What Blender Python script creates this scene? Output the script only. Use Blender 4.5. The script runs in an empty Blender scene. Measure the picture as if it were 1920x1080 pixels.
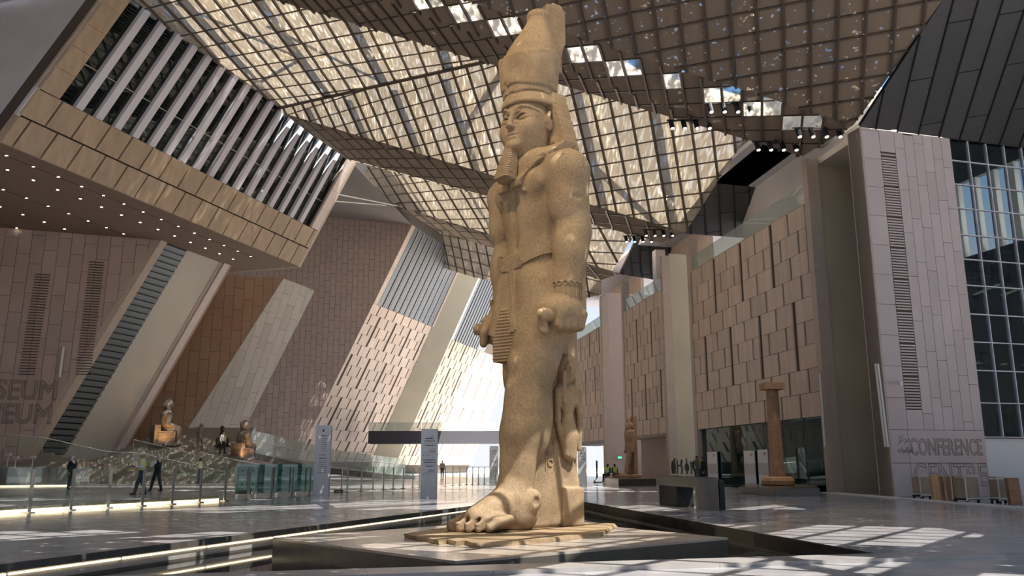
import bpy, bmesh, math, random
import numpy as np
from mathutils import Vector, Matrix, Euler

random.seed(7)
SC = bpy.context.scene
COL = SC.collection

# ------------------------------------------------------------------ camera
FPX, HORIZON, CAM_H = 1553.0, 873.0, 1.2
PITCH = math.atan((HORIZON - 540.0) / FPX)
cd = bpy.data.cameras.new('camera')
cd.sensor_width = 36.0
cd.lens = 36.0 * FPX / 1920.0
cd.clip_end = 2000
cam = bpy.data.objects.new('camera', cd)
COL.objects.link(cam)
cam.location = (0, 0, CAM_H)
cam.rotation_euler = (math.pi / 2 + PITCH, 0, 0)
SC.camera = cam

# ------------------------------------------------------------------ world, sun, exposure
world = bpy.data.worlds.new('sky'); SC.world = world
world.use_nodes = True
wn = world.node_tree
wn.nodes.clear()
w_out = wn.nodes.new('ShaderNodeOutputWorld'); w_bg = wn.nodes.new('ShaderNodeBackground')
w_tc = wn.nodes.new('ShaderNodeTexCoord'); w_sep = wn.nodes.new('ShaderNodeSeparateXYZ')
w_ramp = wn.nodes.new('ShaderNodeValToRGB')
w_ramp.color_ramp.elements[0].position = 0.13
w_ramp.color_ramp.elements[0].color = (0.92, 0.95, 1.0, 1)
w_ramp.color_ramp.elements[1].position = 0.36
w_ramp.color_ramp.elements[1].color = (0.22, 0.55, 1.0, 1)
wn.links.new(w_tc.outputs['Generated'], w_sep.inputs[0])
wn.links.new(w_sep.outputs['Z'], w_ramp.inputs[0])
wn.links.new(w_ramp.outputs[0], w_bg.inputs[0])
w_bg.inputs[1].default_value = 1.25
wn.links.new(w_bg.outputs[0], w_out.inputs[0])

sd = bpy.data.lights.new('sun', 'SUN')
sd.energy = 38.0; sd.angle = math.radians(0.09); sd.color = (1.0, 0.95, 0.88)
sun = bpy.data.objects.new('sun', sd); COL.objects.link(sun)
SUN_FROM = Vector((0.38, -0.30, 0.87)).normalized()      # direction towards the sun
sun.rotation_euler = SUN_FROM.to_track_quat('Z', 'Y').to_euler()
sun.location = (0, 40, 80)

vs = SC.view_settings
vs.view_transform = 'Standard'; vs.look = 'None'; vs.gamma = 1.0
vs.use_curve_mapping = False
vs.exposure = -0.30
try:
    SC.cycles.use_denoising = True
    SC.cycles.max_bounces = 7; SC.cycles.diffuse_bounces = 3; SC.cycles.glossy_bounces = 3
    SC.cycles.transmission_bounces = 6; SC.cycles.transparent_max_bounces = 12
    SC.cycles.sample_clamp_indirect = 4.0
    SC.cycles.use_adaptive_sampling = True; SC.cycles.adaptive_threshold = 0.04; SC.cycles.adaptive_min_samples = 12
    SC.cycles.caustics_reflective = False; SC.cycles.caustics_refractive = False
except Exception:
    pass

# ------------------------------------------------------------------ picture measurements -> places in the hall
_c, _s = math.cos(PITCH), math.sin(PITCH)
CAM = Vector((0, 0, CAM_H))
def ray(x, y):
    r, u = x - 960.0, 540.0 - y
    return Vector((r, FPX * _c - u * _s, FPX * _s + u * _c))
def on_z(x, y, z=0.0):
    d = ray(x, y); return CAM + d * ((z - CAM_H) / d.z)
def on_plane(x, y, p, n):
    d = ray(x, y); return CAM + d * ((Vector(p) - CAM).dot(n) / d.dot(n))
def at_depth(x, y, Y):
    d = ray(x, y); return CAM + d * (Y / d.y)
def hdir(vx):
    return Vector((vx - 960.0, FPX / _c, 0)).normalized()
def pix(p):
    v = Vector(p) - CAM
    f = v.y * _c + v.z * _s
    return (960 + FPX * v.x / f, 540 - FPX * (-v.y * _s + v.z * _c) / f, f)
Z = Vector((0, 0, 1))

# ------------------------------------------------------------------ scene-graph helpers
def tag(o, label=None, cat=None, group=None, kind=None):
    if label: o['label'] = label
    if cat: o['category'] = cat
    if group: o['group'] = group
    if kind: o['kind'] = kind
    return o
def thing(name, label, cat, loc=(0, 0, 0), rotz=0.0, group=None, kind=None):
    o = bpy.data.objects.new(name, None); COL.objects.link(o)
    o.empty_display_size = 0.2
    o.location = loc; o.rotation_euler = (0, 0, rotz)
    return tag(o, label, cat, group, kind)
def wloc(o):
    p = Vector((0, 0, 0))
    while o is not None:
        p += Vector(o.location); o = o.parent
    return p
def link(name, me, mat=None, parent=None, loc=None, local=False):
    """one mesh object; loc is a world place (parents only translate) unless local"""
    o = bpy.data.objects.new(name, me); COL.objects.link(o)
    if mat is not None and len(me.materials) == 0:
        me.materials.append(MAT[mat] if isinstance(mat, str) else mat)
    if parent is not None:
        o.parent = parent
        if local: o.location = loc if loc is not None else (0, 0, 0)
        else: o.location = (Vector(loc) if loc is not None else Vector((0, 0, 0))) - wloc(parent)
    elif loc is not None: o.location = loc
    return o
def copy_tree(o, parent=None, skip=()):
    c = o.copy(); COL.objects.link(c); c.parent = parent
    for ch in list(o.children): copy_tree(ch, c)
    return c

class MB:
    """collects faces for one mesh object"""
    def __init__(self): self.v = []; self.f = []
    def poly(self, pts):
        n = len(self.v); self.v += [tuple(p) for p in pts]; self.f.append(tuple(range(n, n + len(pts)))); return self
    def prism(self, pts, ext):
        pts = [Vector(p) for p in pts]; ext = Vector(ext); n = len(self.v); k = len(pts)
        nrm = Vector((0, 0, 0))
        for i in range(k): nrm += pts[i].cross(pts[(i + 1) % k])
        if nrm.dot(ext) > 0: pts = pts[::-1]
        self.v += [tuple(p) for p in pts] + [tuple(p + ext) for p in pts]
        self.f.append(tuple(range(n, n + k)))
        self.f.append(tuple(range(n + 2 * k - 1, n + k - 1, -1)))
        for i in range(k):
            j = (i + 1) % k
            self.f.append((n + j, n + i, n + k + i, n + k + j))
        return self
    def box(self, lo, hi):
        (x0, y0, z0), (x1, y1, z1) = lo, hi
        return self.prism([(x0, y0, z0), (x1, y0, z0), (x1, y1, z0), (x0, y1, z0)], (0, 0, z1 - z0))
    def obox(self, o, u, v, w):
        o, u, v, w = Vector(o), Vector(u), Vector(v), Vector(w)
        return self.prism([o, o + u, o + u + v, o + v], w)
    def bar(self, a, b, wd, ht, up=Z):
        a, b = Vector(a), Vector(b); d = (b - a).normalized()
        s = d.cross(up)
        if s.length < 1e-4: s = d.cross(Vector((1, 0, 0)))
        s.normalize(); t = s.cross(d).normalized()
        o = a - s * wd / 2 - t * ht / 2
        return self.prism([o, o + s * wd, o + s * wd + t * ht, o + t * ht], b - a)
    def tube(self, pts, r, n=8, r2=None, caps=True):
        pts = [Vector(p) for p in pts]; base = len(self.v); m = len(pts)
        for i, p in enumerate(pts):
            d = (pts[min(i + 1, m - 1)] - pts[max(i - 1, 0)]).normalized()
            s = d.cross(Z if abs(d.z) < 0.95 else Vector((1, 0, 0))).normalized(); t = s.cross(d)
            rr = r if r2 is None else r + (r2 - r) * i / max(1, m - 1)
            for k in range(n):
                a = 2 * math.pi * k / n
                self.v.append(tuple(p + s * (math.cos(a) * rr) + t * (math.sin(a) * rr)))
        for i in range(m - 1):
            for k in range(n):
                j = (k + 1) % n
                self.f.append((base + i * n + k, base + i * n + j, base + (i + 1) * n + j, base + (i + 1) * n + k))
        if caps:
            self.f.append(tuple(base + k for k in range(n - 1, -1, -1)))
            self.f.append(tuple(base + (m - 1) * n + k for k in range(n)))
        return self
    def lathe(self, prof, c=(0, 0, 0), n=24, sq=0.0):
        c = Vector(c); base = len(self.v); m = len(prof)
        for (r, z) in prof:
            for k in range(n):
                a = 2 * math.pi * k / n
                self.v.append((c.x + r * math.cos(a), c.y + r * math.sin(a), c.z + z))
        for i in range(m - 1):
            for k in range(n):
                j = (k + 1) % n
                self.f.append((base + i * n + k, base + i * n + j, base + (i + 1) * n + j, base + (i + 1) * n + k))
        self.f.append(tuple(base + k for k in range(n - 1, -1, -1)))
        self.f.append(tuple(base + (m - 1) * n + k for k in range(n)))
        return self
    def mesh(self, name='mesh', origin=None, smooth=False):
        me = bpy.data.meshes.new(name)
        v = self.v if origin is None else [tuple(Vector(p) - Vector(origin)) for p in self.v]
        me.from_pydata(v, [], self.f); me.update()
        if smooth: me.polygons.foreach_set('use_smooth', [True] * len(me.polygons))
        return me
    def build(self, name, mat, parent=None, smooth=False):
        """vertices are world coordinates; the origin goes to the centre of the bottom of the shape"""
        a = np.array(self.v); lo, hi = a.min(0), a.max(0)
        o = Vector(((lo[0] + hi[0]) / 2, (lo[1] + hi[1]) / 2, lo[2]))
        return link(name, self.mesh(name, o, smooth), mat, parent, o)
    def local(self, name, mat, parent, smooth=False):
        """vertices are in the parent's own coordinates"""
        return link(name, self.mesh(name, None, smooth), mat, parent, (0, 0, 0), local=True)

# ------------------------------------------------------------------ cladding: loose pieces clipped to a convex outline
def clip_convex(poly, clip):
    """poly and clip: lists of (u, v); clip is convex, counter-clockwise"""
    out = list(poly)
    for i in range(len(clip)):
        ax, ay = clip[i]; bx, by = clip[(i + 1) % len(clip)]
        inp, out = out, []
        if not inp: return []
        side = [(bx - ax) * (p[1] - ay) - (by - ay) * (p[0] - ax) for p in inp]
        for k in range(len(inp)):
            p, q, sp, sq = inp[k], inp[(k + 1) % len(inp)], side[k], side[(k + 1) % len(inp)]
            if sp >= -1e-9: out.append(p)
            if (sp > 1e-9 and sq < -1e-9) or (sp < -1e-9 and sq > 1e-9):
                t = sp / (sp - sq); out.append((p[0] + (q[0] - p[0]) * t, p[1] + (q[1] - p[1]) * t))
    return out
def area2(p):
    return sum(p[i][0] * p[(i + 1) % len(p)][1] - p[(i + 1) % len(p)][0] * p[i][1] for i in range(len(p))) / 2
def ccw(p): return list(p) if area2(p) > 0 else list(p)[::-1]
def minus_convex(poly, hole):
    """poly minus a convex hole, as convex pieces"""
    out, rest = [], [list(poly)]
    hole = ccw(hole)
    for i in range(len(hole)):
        a, b = hole[i], hole[(i + 1) % len(hole)]
        dx, dy = b[0] - a[0], b[1] - a[1]
        big = 500.0; l = math.hypot(dx, dy); dx /= l; dy /= l
        inside = [(a[0] - dx * big, a[1] - dy * big), (a[0] + dx * big, a[1] + dy * big), (a[0] + dx * big - dy * big, a[1] + dy * big + dx * big), (a[0] - dx * big - dy * big, a[1] - dy * big + dx * big)]
        outside = [(a[0] + dx * big, a[1] + dy * big), (a[0] - dx * big, a[1] - dy * big), (a[0] - dx * big + dy * big, a[1] - dy * big - dx * big), (a[0] + dx * big + dy * big, a[1] + dy * big - dx * big)]
        nr = []
        for r in rest:
            o = clip_convex(r, outside)
            if len(o) > 2 and abs(area2(o)) > 1e-4: out.append(o)
            n = clip_convex(r, inside)
            if len(n) > 2 and abs(area2(n)) > 1e-4: nr.append(n)
        rest = nr
    return out
def inframe(p):
    x, y, f = pix(p)
    return f > 0.5 and -20 < x < 1940 and -20 < y < 1100

_shared = {}
def clad(parent, O, U, V, N, poly, cells, gap, th, mat, name, limit=300, hole=None, min_area=0.004, jitter=0.0):
    """cells: (cu, cv, e1, e2) parallelograms (centre, edge vectors in the u/v plane)"""
    O, U, V, N = Vector(O), Vector(U), Vector(V), Vector(N).normalized()
    poly = ccw(poly)
    todo = []
    for (cu, cv, e1, e2) in cells:
        l1, l2 = math.hypot(*e1), math.hypot(*e2)
        k1, k2 = max(0.05, 1 - gap / l1) / 2, max(0.05, 1 - gap / l2) / 2
        q = [(cu + a * e1[0] * k1 + b * e2[0] * k2, cv + a * e1[1] * k1 + b * e2[1] * k2) for a, b in ((-1, -1), (1, -1), (1, 1), (-1, 1))]
        q = ccw(q); full = abs(area2(q))
        c = clip_convex(q, poly)
        if len(c) < 3 or abs(area2(c)) < min_area: continue
        whole = abs(abs(area2(c)) - full) < 1e-6
        pieces = [c]
        if hole is not None:
            cc = clip_convex(c, ccw(hole))
            if len(cc) > 2 and abs(area2(cc)) > 1e-4:
                pieces = minus_convex(c, hole); whole = False
        if pieces: todo.append((cu, cv, e1, e2, pieces, whole, abs(area2(c))))
    def prio(t):
        w = O + U * t[0] + V * t[1]
        return (-(t[6] / max(1.0, (w - CAM).length_squared)) if inframe(w) else 1.0)
    todo.sort(key=prio)
    extra = MB()
    for i, (cu, cv, e1, e2, pieces, whole, ar) in enumerate(todo):
        j = random.uniform(-jitter, jitter) if jitter else 0.0
        if i < limit:
            wc = O + U * cu + V * cv + N * j
            if whole:
                key = (round(e1[0], 4), round(e1[1], 4), round(e2[0], 4), round(e2[1], 4), round(gap, 4), round(th, 4), mat, tuple(round(x, 4) for x in (*U, *V)))
                me = _shared.get(key)
                if me is None:
                    m = MB(); m.prism([U * (p[0] - cu) + V * (p[1] - cv) for p in pieces[0]], N * th)
                    me = m.mesh(name); me.materials.append(MAT[mat]); _shared[key] = me
                link(name, me, None, parent, wc)
            else:
                m = MB()
                for pc in pieces: m.prism([U * (p[0] - cu) + V * (p[1] - cv) for p in pc], N * th)
                link(name, m.mesh(name), mat, parent, wc)
        else:
            for pc in pieces: extra.prism([O + U * p[0] + V * p[1] + N * j for p in pc], N * th)
    if extra.f:
        o = extra.build(name, mat, parent); o['kind'] = 'stuff'
def bond(u0, u1, v0, v1, tw, thh, vertical=True, seed=0, shift=0.5):
    """running bond of tiles; vertical: tall tiles in columns, neighbours shifted"""
    r = random.Random(seed); out = []
    if vertical:
        n = int(math.ceil((u1 - u0) / tw))
        for i in range(n):
            off = (i % 2) * shift * thh + r.uniform(-.12, .12) * thh
            v = v0 - thh + off
            while v < v1:
                out.append((u0 + (i + .5) * tw, v + thh / 2, (tw, 0), (0, thh))); v += thh
    else:
        n = int(math.ceil((v1 - v0) / thh))
        for i in range(n):
            u = u0 - tw + (i % 2) * shift * tw
            while u < u1:
                out.append((u + tw / 2, v0 + (i + .5) * thh, (tw, 0), (0, thh))); u += tw
    return out
def lattice(p00, e1, e2, i0, i1, j0, j1):
    return [(p00[0] + (i + .5) * e1[0] + (j + .5) * e2[0], p00[1] + (i + .5) * e1[1] + (j + .5) * e2[1], e1, e2) for i in range(i0, i1) for j in range(j0, j1)]

# ------------------------------------------------------------------ materials (all procedural)
MAT = {}
def nmat(name):
    m = bpy.data.materials.new(name); m.use_nodes = True
    t = m.node_tree; t.nodes.clear()
    out = t.nodes.new('ShaderNodeOutputMaterial')
    MAT[name] = m
    return m, t, out
def N_(t, kind, **kw):
    n = t.nodes.new(kind)
    for k, v in kw.items():
        if k in n.inputs: n.inputs[k].default_value = v
        else: setattr(n, k, v)
    return n
def solid(name, col, rough=0.6, metal=0.0, var=0.0, noise=0.0, nscale=3.0, bump=0.0, bscale=30.0, spec=0.5, streak=None, coat=0.0):
    """Principled with per-object tint (var), object-space noise tint, bump, optional streaks (sx,sy,sz,amount)"""
    m, t, out = nmat(name)
    p = N_(t, 'ShaderNodeBsdfPrincipled')
    p.inputs['Roughness'].default_value = rough; p.inputs['Metallic'].default_value = metal
    p.inputs['Specular IOR Level'].default_value = spec
    if coat: p.inputs['Coat Weight'].default_value = coat; p.inputs['Coat Roughness'].default_value = 0.1
    t.links.new(p.outputs[0], out.inputs[0])
    cur = N_(t, 'ShaderNodeRGB'); cur.outputs[0].default_value = (*col, 1); sock = cur.outputs[0]
    geo = N_(t, 'ShaderNodeNewGeometry')
    def mul(sock, valsock, lo, hi):
        mr = N_(t, 'ShaderNodeMapRange'); mr.inputs['To Min'].default_value = lo; mr.inputs['To Max'].default_value = hi
        t.links.new(valsock, mr.inputs['Value'])
        mx = N_(t, 'ShaderNodeMix', data_type='RGBA', blend_type='MULTIPLY'); mx.inputs[0].default_value = 1.0
        t.links.new(sock, mx.inputs[6]); t.links.new(mr.outputs[0], mx.inputs[7])
        return mx.outputs[2]
    if var:
        oi = N_(t, 'ShaderNodeObjectInfo'); sock = mul(sock, oi.outputs['Random'], 1 - var, 1 + var)
    if noise:
        nz = N_(t, 'ShaderNodeTexNoise'); nz.inputs['Scale'].default_value = nscale; nz.inputs['Detail'].default_value = 6
        t.links.new(geo.outputs['Position'], nz.inputs['Vector']); 
        st = N_(t, 'ShaderNodeMapRange'); st.inputs['From Min'].default_value = .3; st.inputs['From Max'].default_value = .7
        t.links.new(nz.outputs[0], st.inputs['Value'])
        sock = mul(sock, st.outputs[0], 1 - noise, 1 + noise)
    if streak:
        mp = N_(t, 'ShaderNodeMapping'); mp.inputs['Scale'].default_value = streak[:3]
        nz = N_(t, 'ShaderNodeTexNoise'); nz.inputs['Scale'].default_value = 1.0; nz.inputs['Detail'].default_value = 3
        t.links.new(geo.outputs['Position'], mp.inputs[0]); t.links.new(mp.outputs[0], nz.inputs['Vector'])
        st = N_(t, 'ShaderNodeMapRange'); st.inputs['From Min'].default_value = .3; st.inputs['From Max'].default_value = .7
        t.links.new(nz.outputs[0], st.inputs['Value'])
        sock = mul(sock, st.outputs[0], 1 - streak[3], 1 + streak[3])
    t.links.new(sock, p.inputs['Base Color'])
    if bump:
        nz = N_(t, 'ShaderNodeTexNoise'); nz.inputs['Scale'].default_value = bscale; nz.inputs['Detail'].default_value = 5
        t.links.new(geo.outputs['Position'], nz.inputs['Vector'])
        b = N_(t, 'ShaderNodeBump'); b.inputs['Strength'].default_value = bump; b.inputs['Distance'].default_value = .05
        t.links.new(nz.outputs[0], b.inputs['Height']); t.links.new(b.outputs[0], p.inputs['Normal'])
    return m
def emit(name, col, strength):
    m, t, out = nmat(name)
    e = N_(t, 'ShaderNodeEmission'); e.inputs[0].default_value = (*col, 1); e.inputs[1].default_value = strength
    t.links.new(e.outputs[0], out.inputs[0]); return m
def glass(name, col, alpha, rough=0.02, tint=(.8, .95, .92), refl=.05):
    """thin pane: see-through with a mirror sheen"""
    m, t, out = nmat(name)
    tr = N_(t, 'ShaderNodeBsdfTransparent'); tr.inputs[0].default_value = (*tint, 1)
    gl = N_(t, 'ShaderNodeBsdfGlossy'); gl.inputs[0].default_value = (.9, 1, 1, 1); gl.inputs['Roughness'].default_value = rough
    df = N_(t, 'ShaderNodeBsdfDiffuse'); df.inputs[0].default_value = (*col, 1)
    lw = N_(t, 'ShaderNodeLayerWeight'); lw.inputs[0].default_value = .5
    pw_ = N_(t, 'ShaderNodeMath', operation='POWER'); pw_.inputs[1].default_value = 4.0; t.links.new(lw.outputs['Facing'], pw_.inputs[0])
    fr = N_(t, 'ShaderNodeMapRange'); fr.inputs['To Min'].default_value = refl; fr.inputs['To Max'].default_value = .8; t.links.new(pw_.outputs[0], fr.inputs['Value'])
    m1 = N_(t, 'ShaderNodeMixShader'); m1.inputs[0].default_value = alpha
    m2 = N_(t, 'ShaderNodeMixShader')
    t.links.new(tr.outputs[0], m1.inputs[1]); t.links.new(df.outputs[0], m1.inputs[2])
    t.links.new(fr.outputs[0], m2.inputs[0]); t.links.new(m1.outputs[0], m2.inputs[1]); t.links.new(gl.outputs[0], m2.inputs[2])
    t.links.new(m2.outputs[0], out.inputs[0]); return m

solid('stone_panel', (.58, .45, .35), .75, var=.08, noise=.05, nscale=.8, streak=(3, 3, .15, .10))
solid('stone_tile', (.43, .335, .29), .7, var=.07, noise=.05, nscale=.5)
solid('stone_tile_lamplit', (.36, .225, .145), .7, var=.07, noise=.05, nscale=.5)  # warm lamplight painted into the tile brown
solid('stone_tile_dull', (.36, .32, .27), .75, var=.08, noise=.05)
solid('stone_box', (.42, .31, .21), .7, var=.06, streak=(2.2, 2.2, .3, .12))
solid('stone_dark_gap', (.085, .062, .048), .9)
solid('carved_line', (.32, .25, .205), .85)
solid('stone_trim', (.46, .37, .30), .7, noise=.06)
solid('stone_pink', (.66, .56, .52), .7, noise=.05)
solid('plaster_olive', (.48, .42, .30), .85, noise=.06, nscale=.4)
solid('plaster_cream', (.56, .51, .43), .85, noise=.05, nscale=.3)
solid('plaster_gray', (.56, .54, .55), .9, noise=.05, nscale=.6)
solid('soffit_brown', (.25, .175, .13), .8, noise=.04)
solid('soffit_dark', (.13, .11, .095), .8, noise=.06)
solid('stone_tower', (.52, .44, .42), .7, var=.06, noise=.05, nscale=.5)
solid('louver_dark', (.20, .21, .22), .5, metal=.2)
solid('charcoal_panel', (.055, .055, .057), .5, var=.12, noise=.08)
solid('charcoal_gap', (.012, .012, .012), .8)
solid('louver_gray', (.22, .24, .25), .5, metal=.2)
solid('fin_metal', (.66, .65, .71), .5)
solid('slate', (.05, .05, .06), .6)
solid('frame_dark', (.05, .052, .055), .4, metal=.5)
solid('bronze_bar', (.11, .085, .065), .45, metal=.4)
solid('steel', (.42, .41, .38), .3, metal=.85)
solid('steel_light', (.62, .61, .58), .35, metal=.6)
solid('steel_white', (.80, .78, .73), .5)
solid('plinth_stone', (.105, .095, .08), .25, noise=.12, nscale=3, spec=.6)
solid('rim_stone', (.10, .092, .08), .45, noise=.2, nscale=2)
solid('coping_stone', (.42, .40, .38), .28, noise=.12, nscale=1.5)
solid('sign_white', (.62, .62, .63), .5)
solid('sign_ink', (.03, .03, .035), .6)
solid('black_matte', (.012, .012, .013), .6)
solid('white_paint', (.75, .75, .75), .5)
solid('wood_panel', (.55, .33, .15), .6, noise=.12, nscale=4, streak=(2, 2, 14, .12))
solid('wood_brown', (.30, .16, .08), .6, noise=.15, nscale=5)
solid('wood_pink', (.50, .33, .25), .6, noise=.1)
solid('cart_canvas', (.36, .28, .19), .85, noise=.12)
solid('cart_rail', (.66, .60, .50), .4, metal=.3)
solid('bronze_dark', (.035, .036, .03), .4, metal=.6)
solid('stair_stone', (.36, .31, .25), .6, noise=.1, nscale=1.5)
solid('outside_ground', (.62, .58, .52), .9, noise=.06)
solid('green_tree', (.12, .17, .08), .9, noise=.3)
emit('led', (1.0, .80, .48), 5.5)
emit('downlight', (1.0, .84, .62), 30.0)
emit('spot_lens', (1.0, .85, .6), 25.0)
emit('tube_light', (1.0, .82, .5), 5.0)
emit('exit_green', (.1, .9, .4), 2.0)
emit('uplight', (1.0, .55, .16), 6.0)
for _n in ('downlight', 'spot_lens', 'tube_light', 'exit_green', 'uplight'):
    try: MAT[_n].cycles.emission_sampling = 'NONE'
    except Exception: pass
glass('glass_rail', (.35, .52, .46), .015, tint=(.95, .985, .975), refl=.03)
glass('glass_parapet', (.55, .58, .54), .32, tint=(.92, .96, .94))
glass('glass_shop', (.02, .06, .055), .30, tint=(.40, .58, .55), refl=.10)
glass('glass_window', (.012, .016, .018), .80, tint=(.3, .36, .36))
glass('glass_curtain', (.006, .012, .014), .55, tint=(.30, .42, .46), refl=.30)

def statue_stone(name, base, dark, scale=1.0, rough=.75, bump=.12):
    m, t, out = nmat(name)
    p = N_(t, 'ShaderNodeBsdfPrincipled'); p.inputs['Roughness'].default_value = rough; p.inputs['Specular IOR Level'].default_value = .3
    geo = N_(t, 'ShaderNodeNewGeometry')
    n1 = N_(t, 'ShaderNodeTexNoise'); n1.inputs['Scale'].default_value = 1.3 * scale; n1.inputs['Detail'].default_value = 8; n1.inputs['Roughness'].default_value = .65
    n2 = N_(t, 'ShaderNodeTexNoise'); n2.inputs['Scale'].default_value = 26 * scale; n2.inputs['Detail'].default_value = 4
    n3 = N_(t, 'ShaderNodeTexVoronoi'); n3.inputs['Scale'].default_value = 60 * scale
    for n in (n1, n2, n3): t.links.new(geo.outputs['Position'], n.inputs['Vector'])
    r = N_(t, 'ShaderNodeValToRGB')
    r.color_ramp.elements[0].position = .33; r.color_ramp.elements[0].color = (*dark, 1)
    r.color_ramp.elements[1].position = .66; r.color_ramp.elements[1].color = (*base, 1)
    t.links.new(n1.outputs[0], r.inputs[0])
    mr = N_(t, 'ShaderNodeMapRange'); mr.inputs['From Min'].default_value = .3; mr.inputs['From Max'].default_value = .7; mr.inputs['To Min'].default_value = .78; mr.inputs['To Max'].default_value = 1.15
    t.links.new(n2.outputs[0], mr.inputs['Value'])
    mx = N_(t, 'ShaderNodeMix', data_type='RGBA', blend_type='MULTIPLY'); mx.inputs[0].default_value = 1
    t.links.new(r.outputs[0], mx.inputs[6]); t.links.new(mr.outputs[0], mx.inputs[7])
    t.links.new(mx.outputs[2], p.inputs['Base Color'])
    ad = N_(t, 'ShaderNodeMath', operation='ADD'); t.links.new(n2.outputs[0], ad.inputs[0]); t.links.new(n1.outputs[0], ad.inputs[1])
    b = N_(t, 'ShaderNodeBump'); b.inputs['Strength'].default_value = bump; b.inputs['Distance'].default_value = .03
    t.links.new(ad.outputs[0], b.inputs['Height']); t.links.new(b.outputs[0], p.inputs['Normal'])
    t.links.new(p.outputs[0], out.inputs[0])
statue_stone('granite', (.39, .285, .172), (.26, .183, .107))
statue_stone('granite_rough', (.42, .305, .185), (.25, .175, .105), 1.4, .85, .2)
statue_stone('granite_red', (.46, .28, .16), (.30, .18, .11), 1.5)
statue_stone('granite_gray', (.30, .25, .20), (.20, .16, .13), 1.2)
statue_stone('granite_black', (.035, .035, .035), (.02, .02, .02), 1.2, .5)

def roof_mesh(name, trans, diff, clear, kt, streak, lo, hi, vtile=.06):
    """metal-fabric ceiling panel: part open weave (see-through), part light-scattering fabric"""
    m, t, out = nmat(name)
    geo = N_(t, 'ShaderNodeNewGeometry')
    tl = N_(t, 'ShaderNodeBsdfTranslucent'); tl.inputs[0].default_value = (*trans, 1)
    df = N_(t, 'ShaderNodeBsdfDiffuse'); df.inputs[0].default_value = (*diff, 1)
    tr = N_(t, 'ShaderNodeBsdfTransparent')
    m1 = N_(t, 'ShaderNodeMixShader'); m1.inputs[0].default_value = kt
    t.links.new(df.outputs[0], m1.inputs[1]); t.links.new(tl.outputs[0], m1.inputs[2])
    mp = N_(t, 'ShaderNodeMapping'); mp.inputs['Scale'].default_value = streak; mp.inputs['Rotation'].default_value = (.3, .2, .6)
    nz = N_(t, 'ShaderNodeTexNoise'); nz.inputs['Scale'].default_value = 1; nz.inputs['Detail'].default_value = 2
    t.links.new(geo.outputs['Position'], mp.inputs[0]); t.links.new(mp.outputs[0], nz.inputs['Vector'])
    mr = N_(t, 'ShaderNodeMapRange'); mr.inputs['From Min'].default_value = lo; mr.inputs['From Max'].default_value = hi
    mr.inputs['To Min'].default_value = clear[0]; mr.inputs['To Max'].default_value = clear[1]
    t.links.new(nz.outputs[0], mr.inputs['Value'])
    m2 = N_(t, 'ShaderNodeMixShader')
    t.links.new(mr.outputs[0], m2.inputs[0]); t.links.new(m1.outputs[0], m2.inputs[1]); t.links.new(tr.outputs[0], m2.inputs[2])
    t.links.new(m2.outputs[0], out.inputs[0])
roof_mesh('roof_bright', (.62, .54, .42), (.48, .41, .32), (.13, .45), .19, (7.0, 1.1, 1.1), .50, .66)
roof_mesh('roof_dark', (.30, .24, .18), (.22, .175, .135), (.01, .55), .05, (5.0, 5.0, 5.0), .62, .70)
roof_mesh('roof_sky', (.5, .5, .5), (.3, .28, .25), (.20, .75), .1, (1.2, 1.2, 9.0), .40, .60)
roof_mesh('roof_sun_gap', (.5, .45, .4), (.3, .26, .22), (.46, .5), .1, (5.0, 5.0, 5.0), .4, .6)
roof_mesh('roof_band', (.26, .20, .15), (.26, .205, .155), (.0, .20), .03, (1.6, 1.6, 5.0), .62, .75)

def floor_mat(name, a, b, rough):
    m, t, out = nmat(name)
    p = N_(t, 'ShaderNodeBsdfPrincipled'); p.inputs['Specular IOR Level'].default_value = .6
    geo = N_(t, 'ShaderNodeNewGeometry'); oi = N_(t, 'ShaderNodeObjectInfo')
    mp = N_(t, 'ShaderNodeMapping'); mp.inputs['Scale'].default_value = (.7, 1.3, 1); mp.inputs['Rotation'].default_value = (0, 0, .3)
    nz = N_(t, 'ShaderNodeTexNoise'); nz.inputs['Scale'].default_value = 1.2; nz.inputs['Detail'].default_value = 7; nz.inputs['Roughness'].default_value = .6
    t.links.new(geo.outputs['Position'], mp.inputs[0]); t.links.new(mp.outputs[0], nz.inputs['Vector'])
    r = N_(t, 'ShaderNodeValToRGB'); r.color_ramp.elements[0].position = .35; r.color_ramp.elements[0].color = (*a, 1)
    r.color_ramp.elements[1].position = .68; r.color_ramp.elements[1].color = (*b, 1)
    t.links.new(nz.outputs[0], r.inputs[0])
    mr = N_(t, 'ShaderNodeMapRange'); mr.inputs['To Min'].default_value = .92; mr.inputs['To Max'].default_value = 1.08
    t.links.new(oi.outputs['Random'], mr.inputs['Value'])
    mx = N_(t, 'ShaderNodeMix', data_type='RGBA', blend_type='MULTIPLY'); mx.inputs[0].default_value = 1
    t.links.new(r.outputs[0], mx.inputs[6]); t.links.new(mr.outputs[0], mx.inputs[7]); t.links.new(mx.outputs[2], p.inputs['Base Color'])
    rr = N_(t, 'ShaderNodeMapRange'); rr.inputs['To Min'].default_value = rough * .6; rr.inputs['To Max'].default_value = rough * 1.5
    t.links.new(nz.outputs[0], rr.inputs['Value']); t.links.new(rr.outputs[0], p.inputs['Roughness'])
    t.links.new(p.outputs[0], out.inputs[0])
floor_mat('floor_stone', (.42, .405, .41), (.56, .54, .55), .15)
floor_mat('platform_stone', (.40, .36, .31), (.52, .46, .40), .16)
m_, t_, o_ = nmat('water')
p_ = N_(t_, 'ShaderNodeBsdfPrincipled'); p_.inputs['Base Color'].default_value = (.018, .019, .018, 1); p_.inputs['Roughness'].default_value = .03; p_.inputs['Specular IOR Level'].default_value = .7
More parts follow.
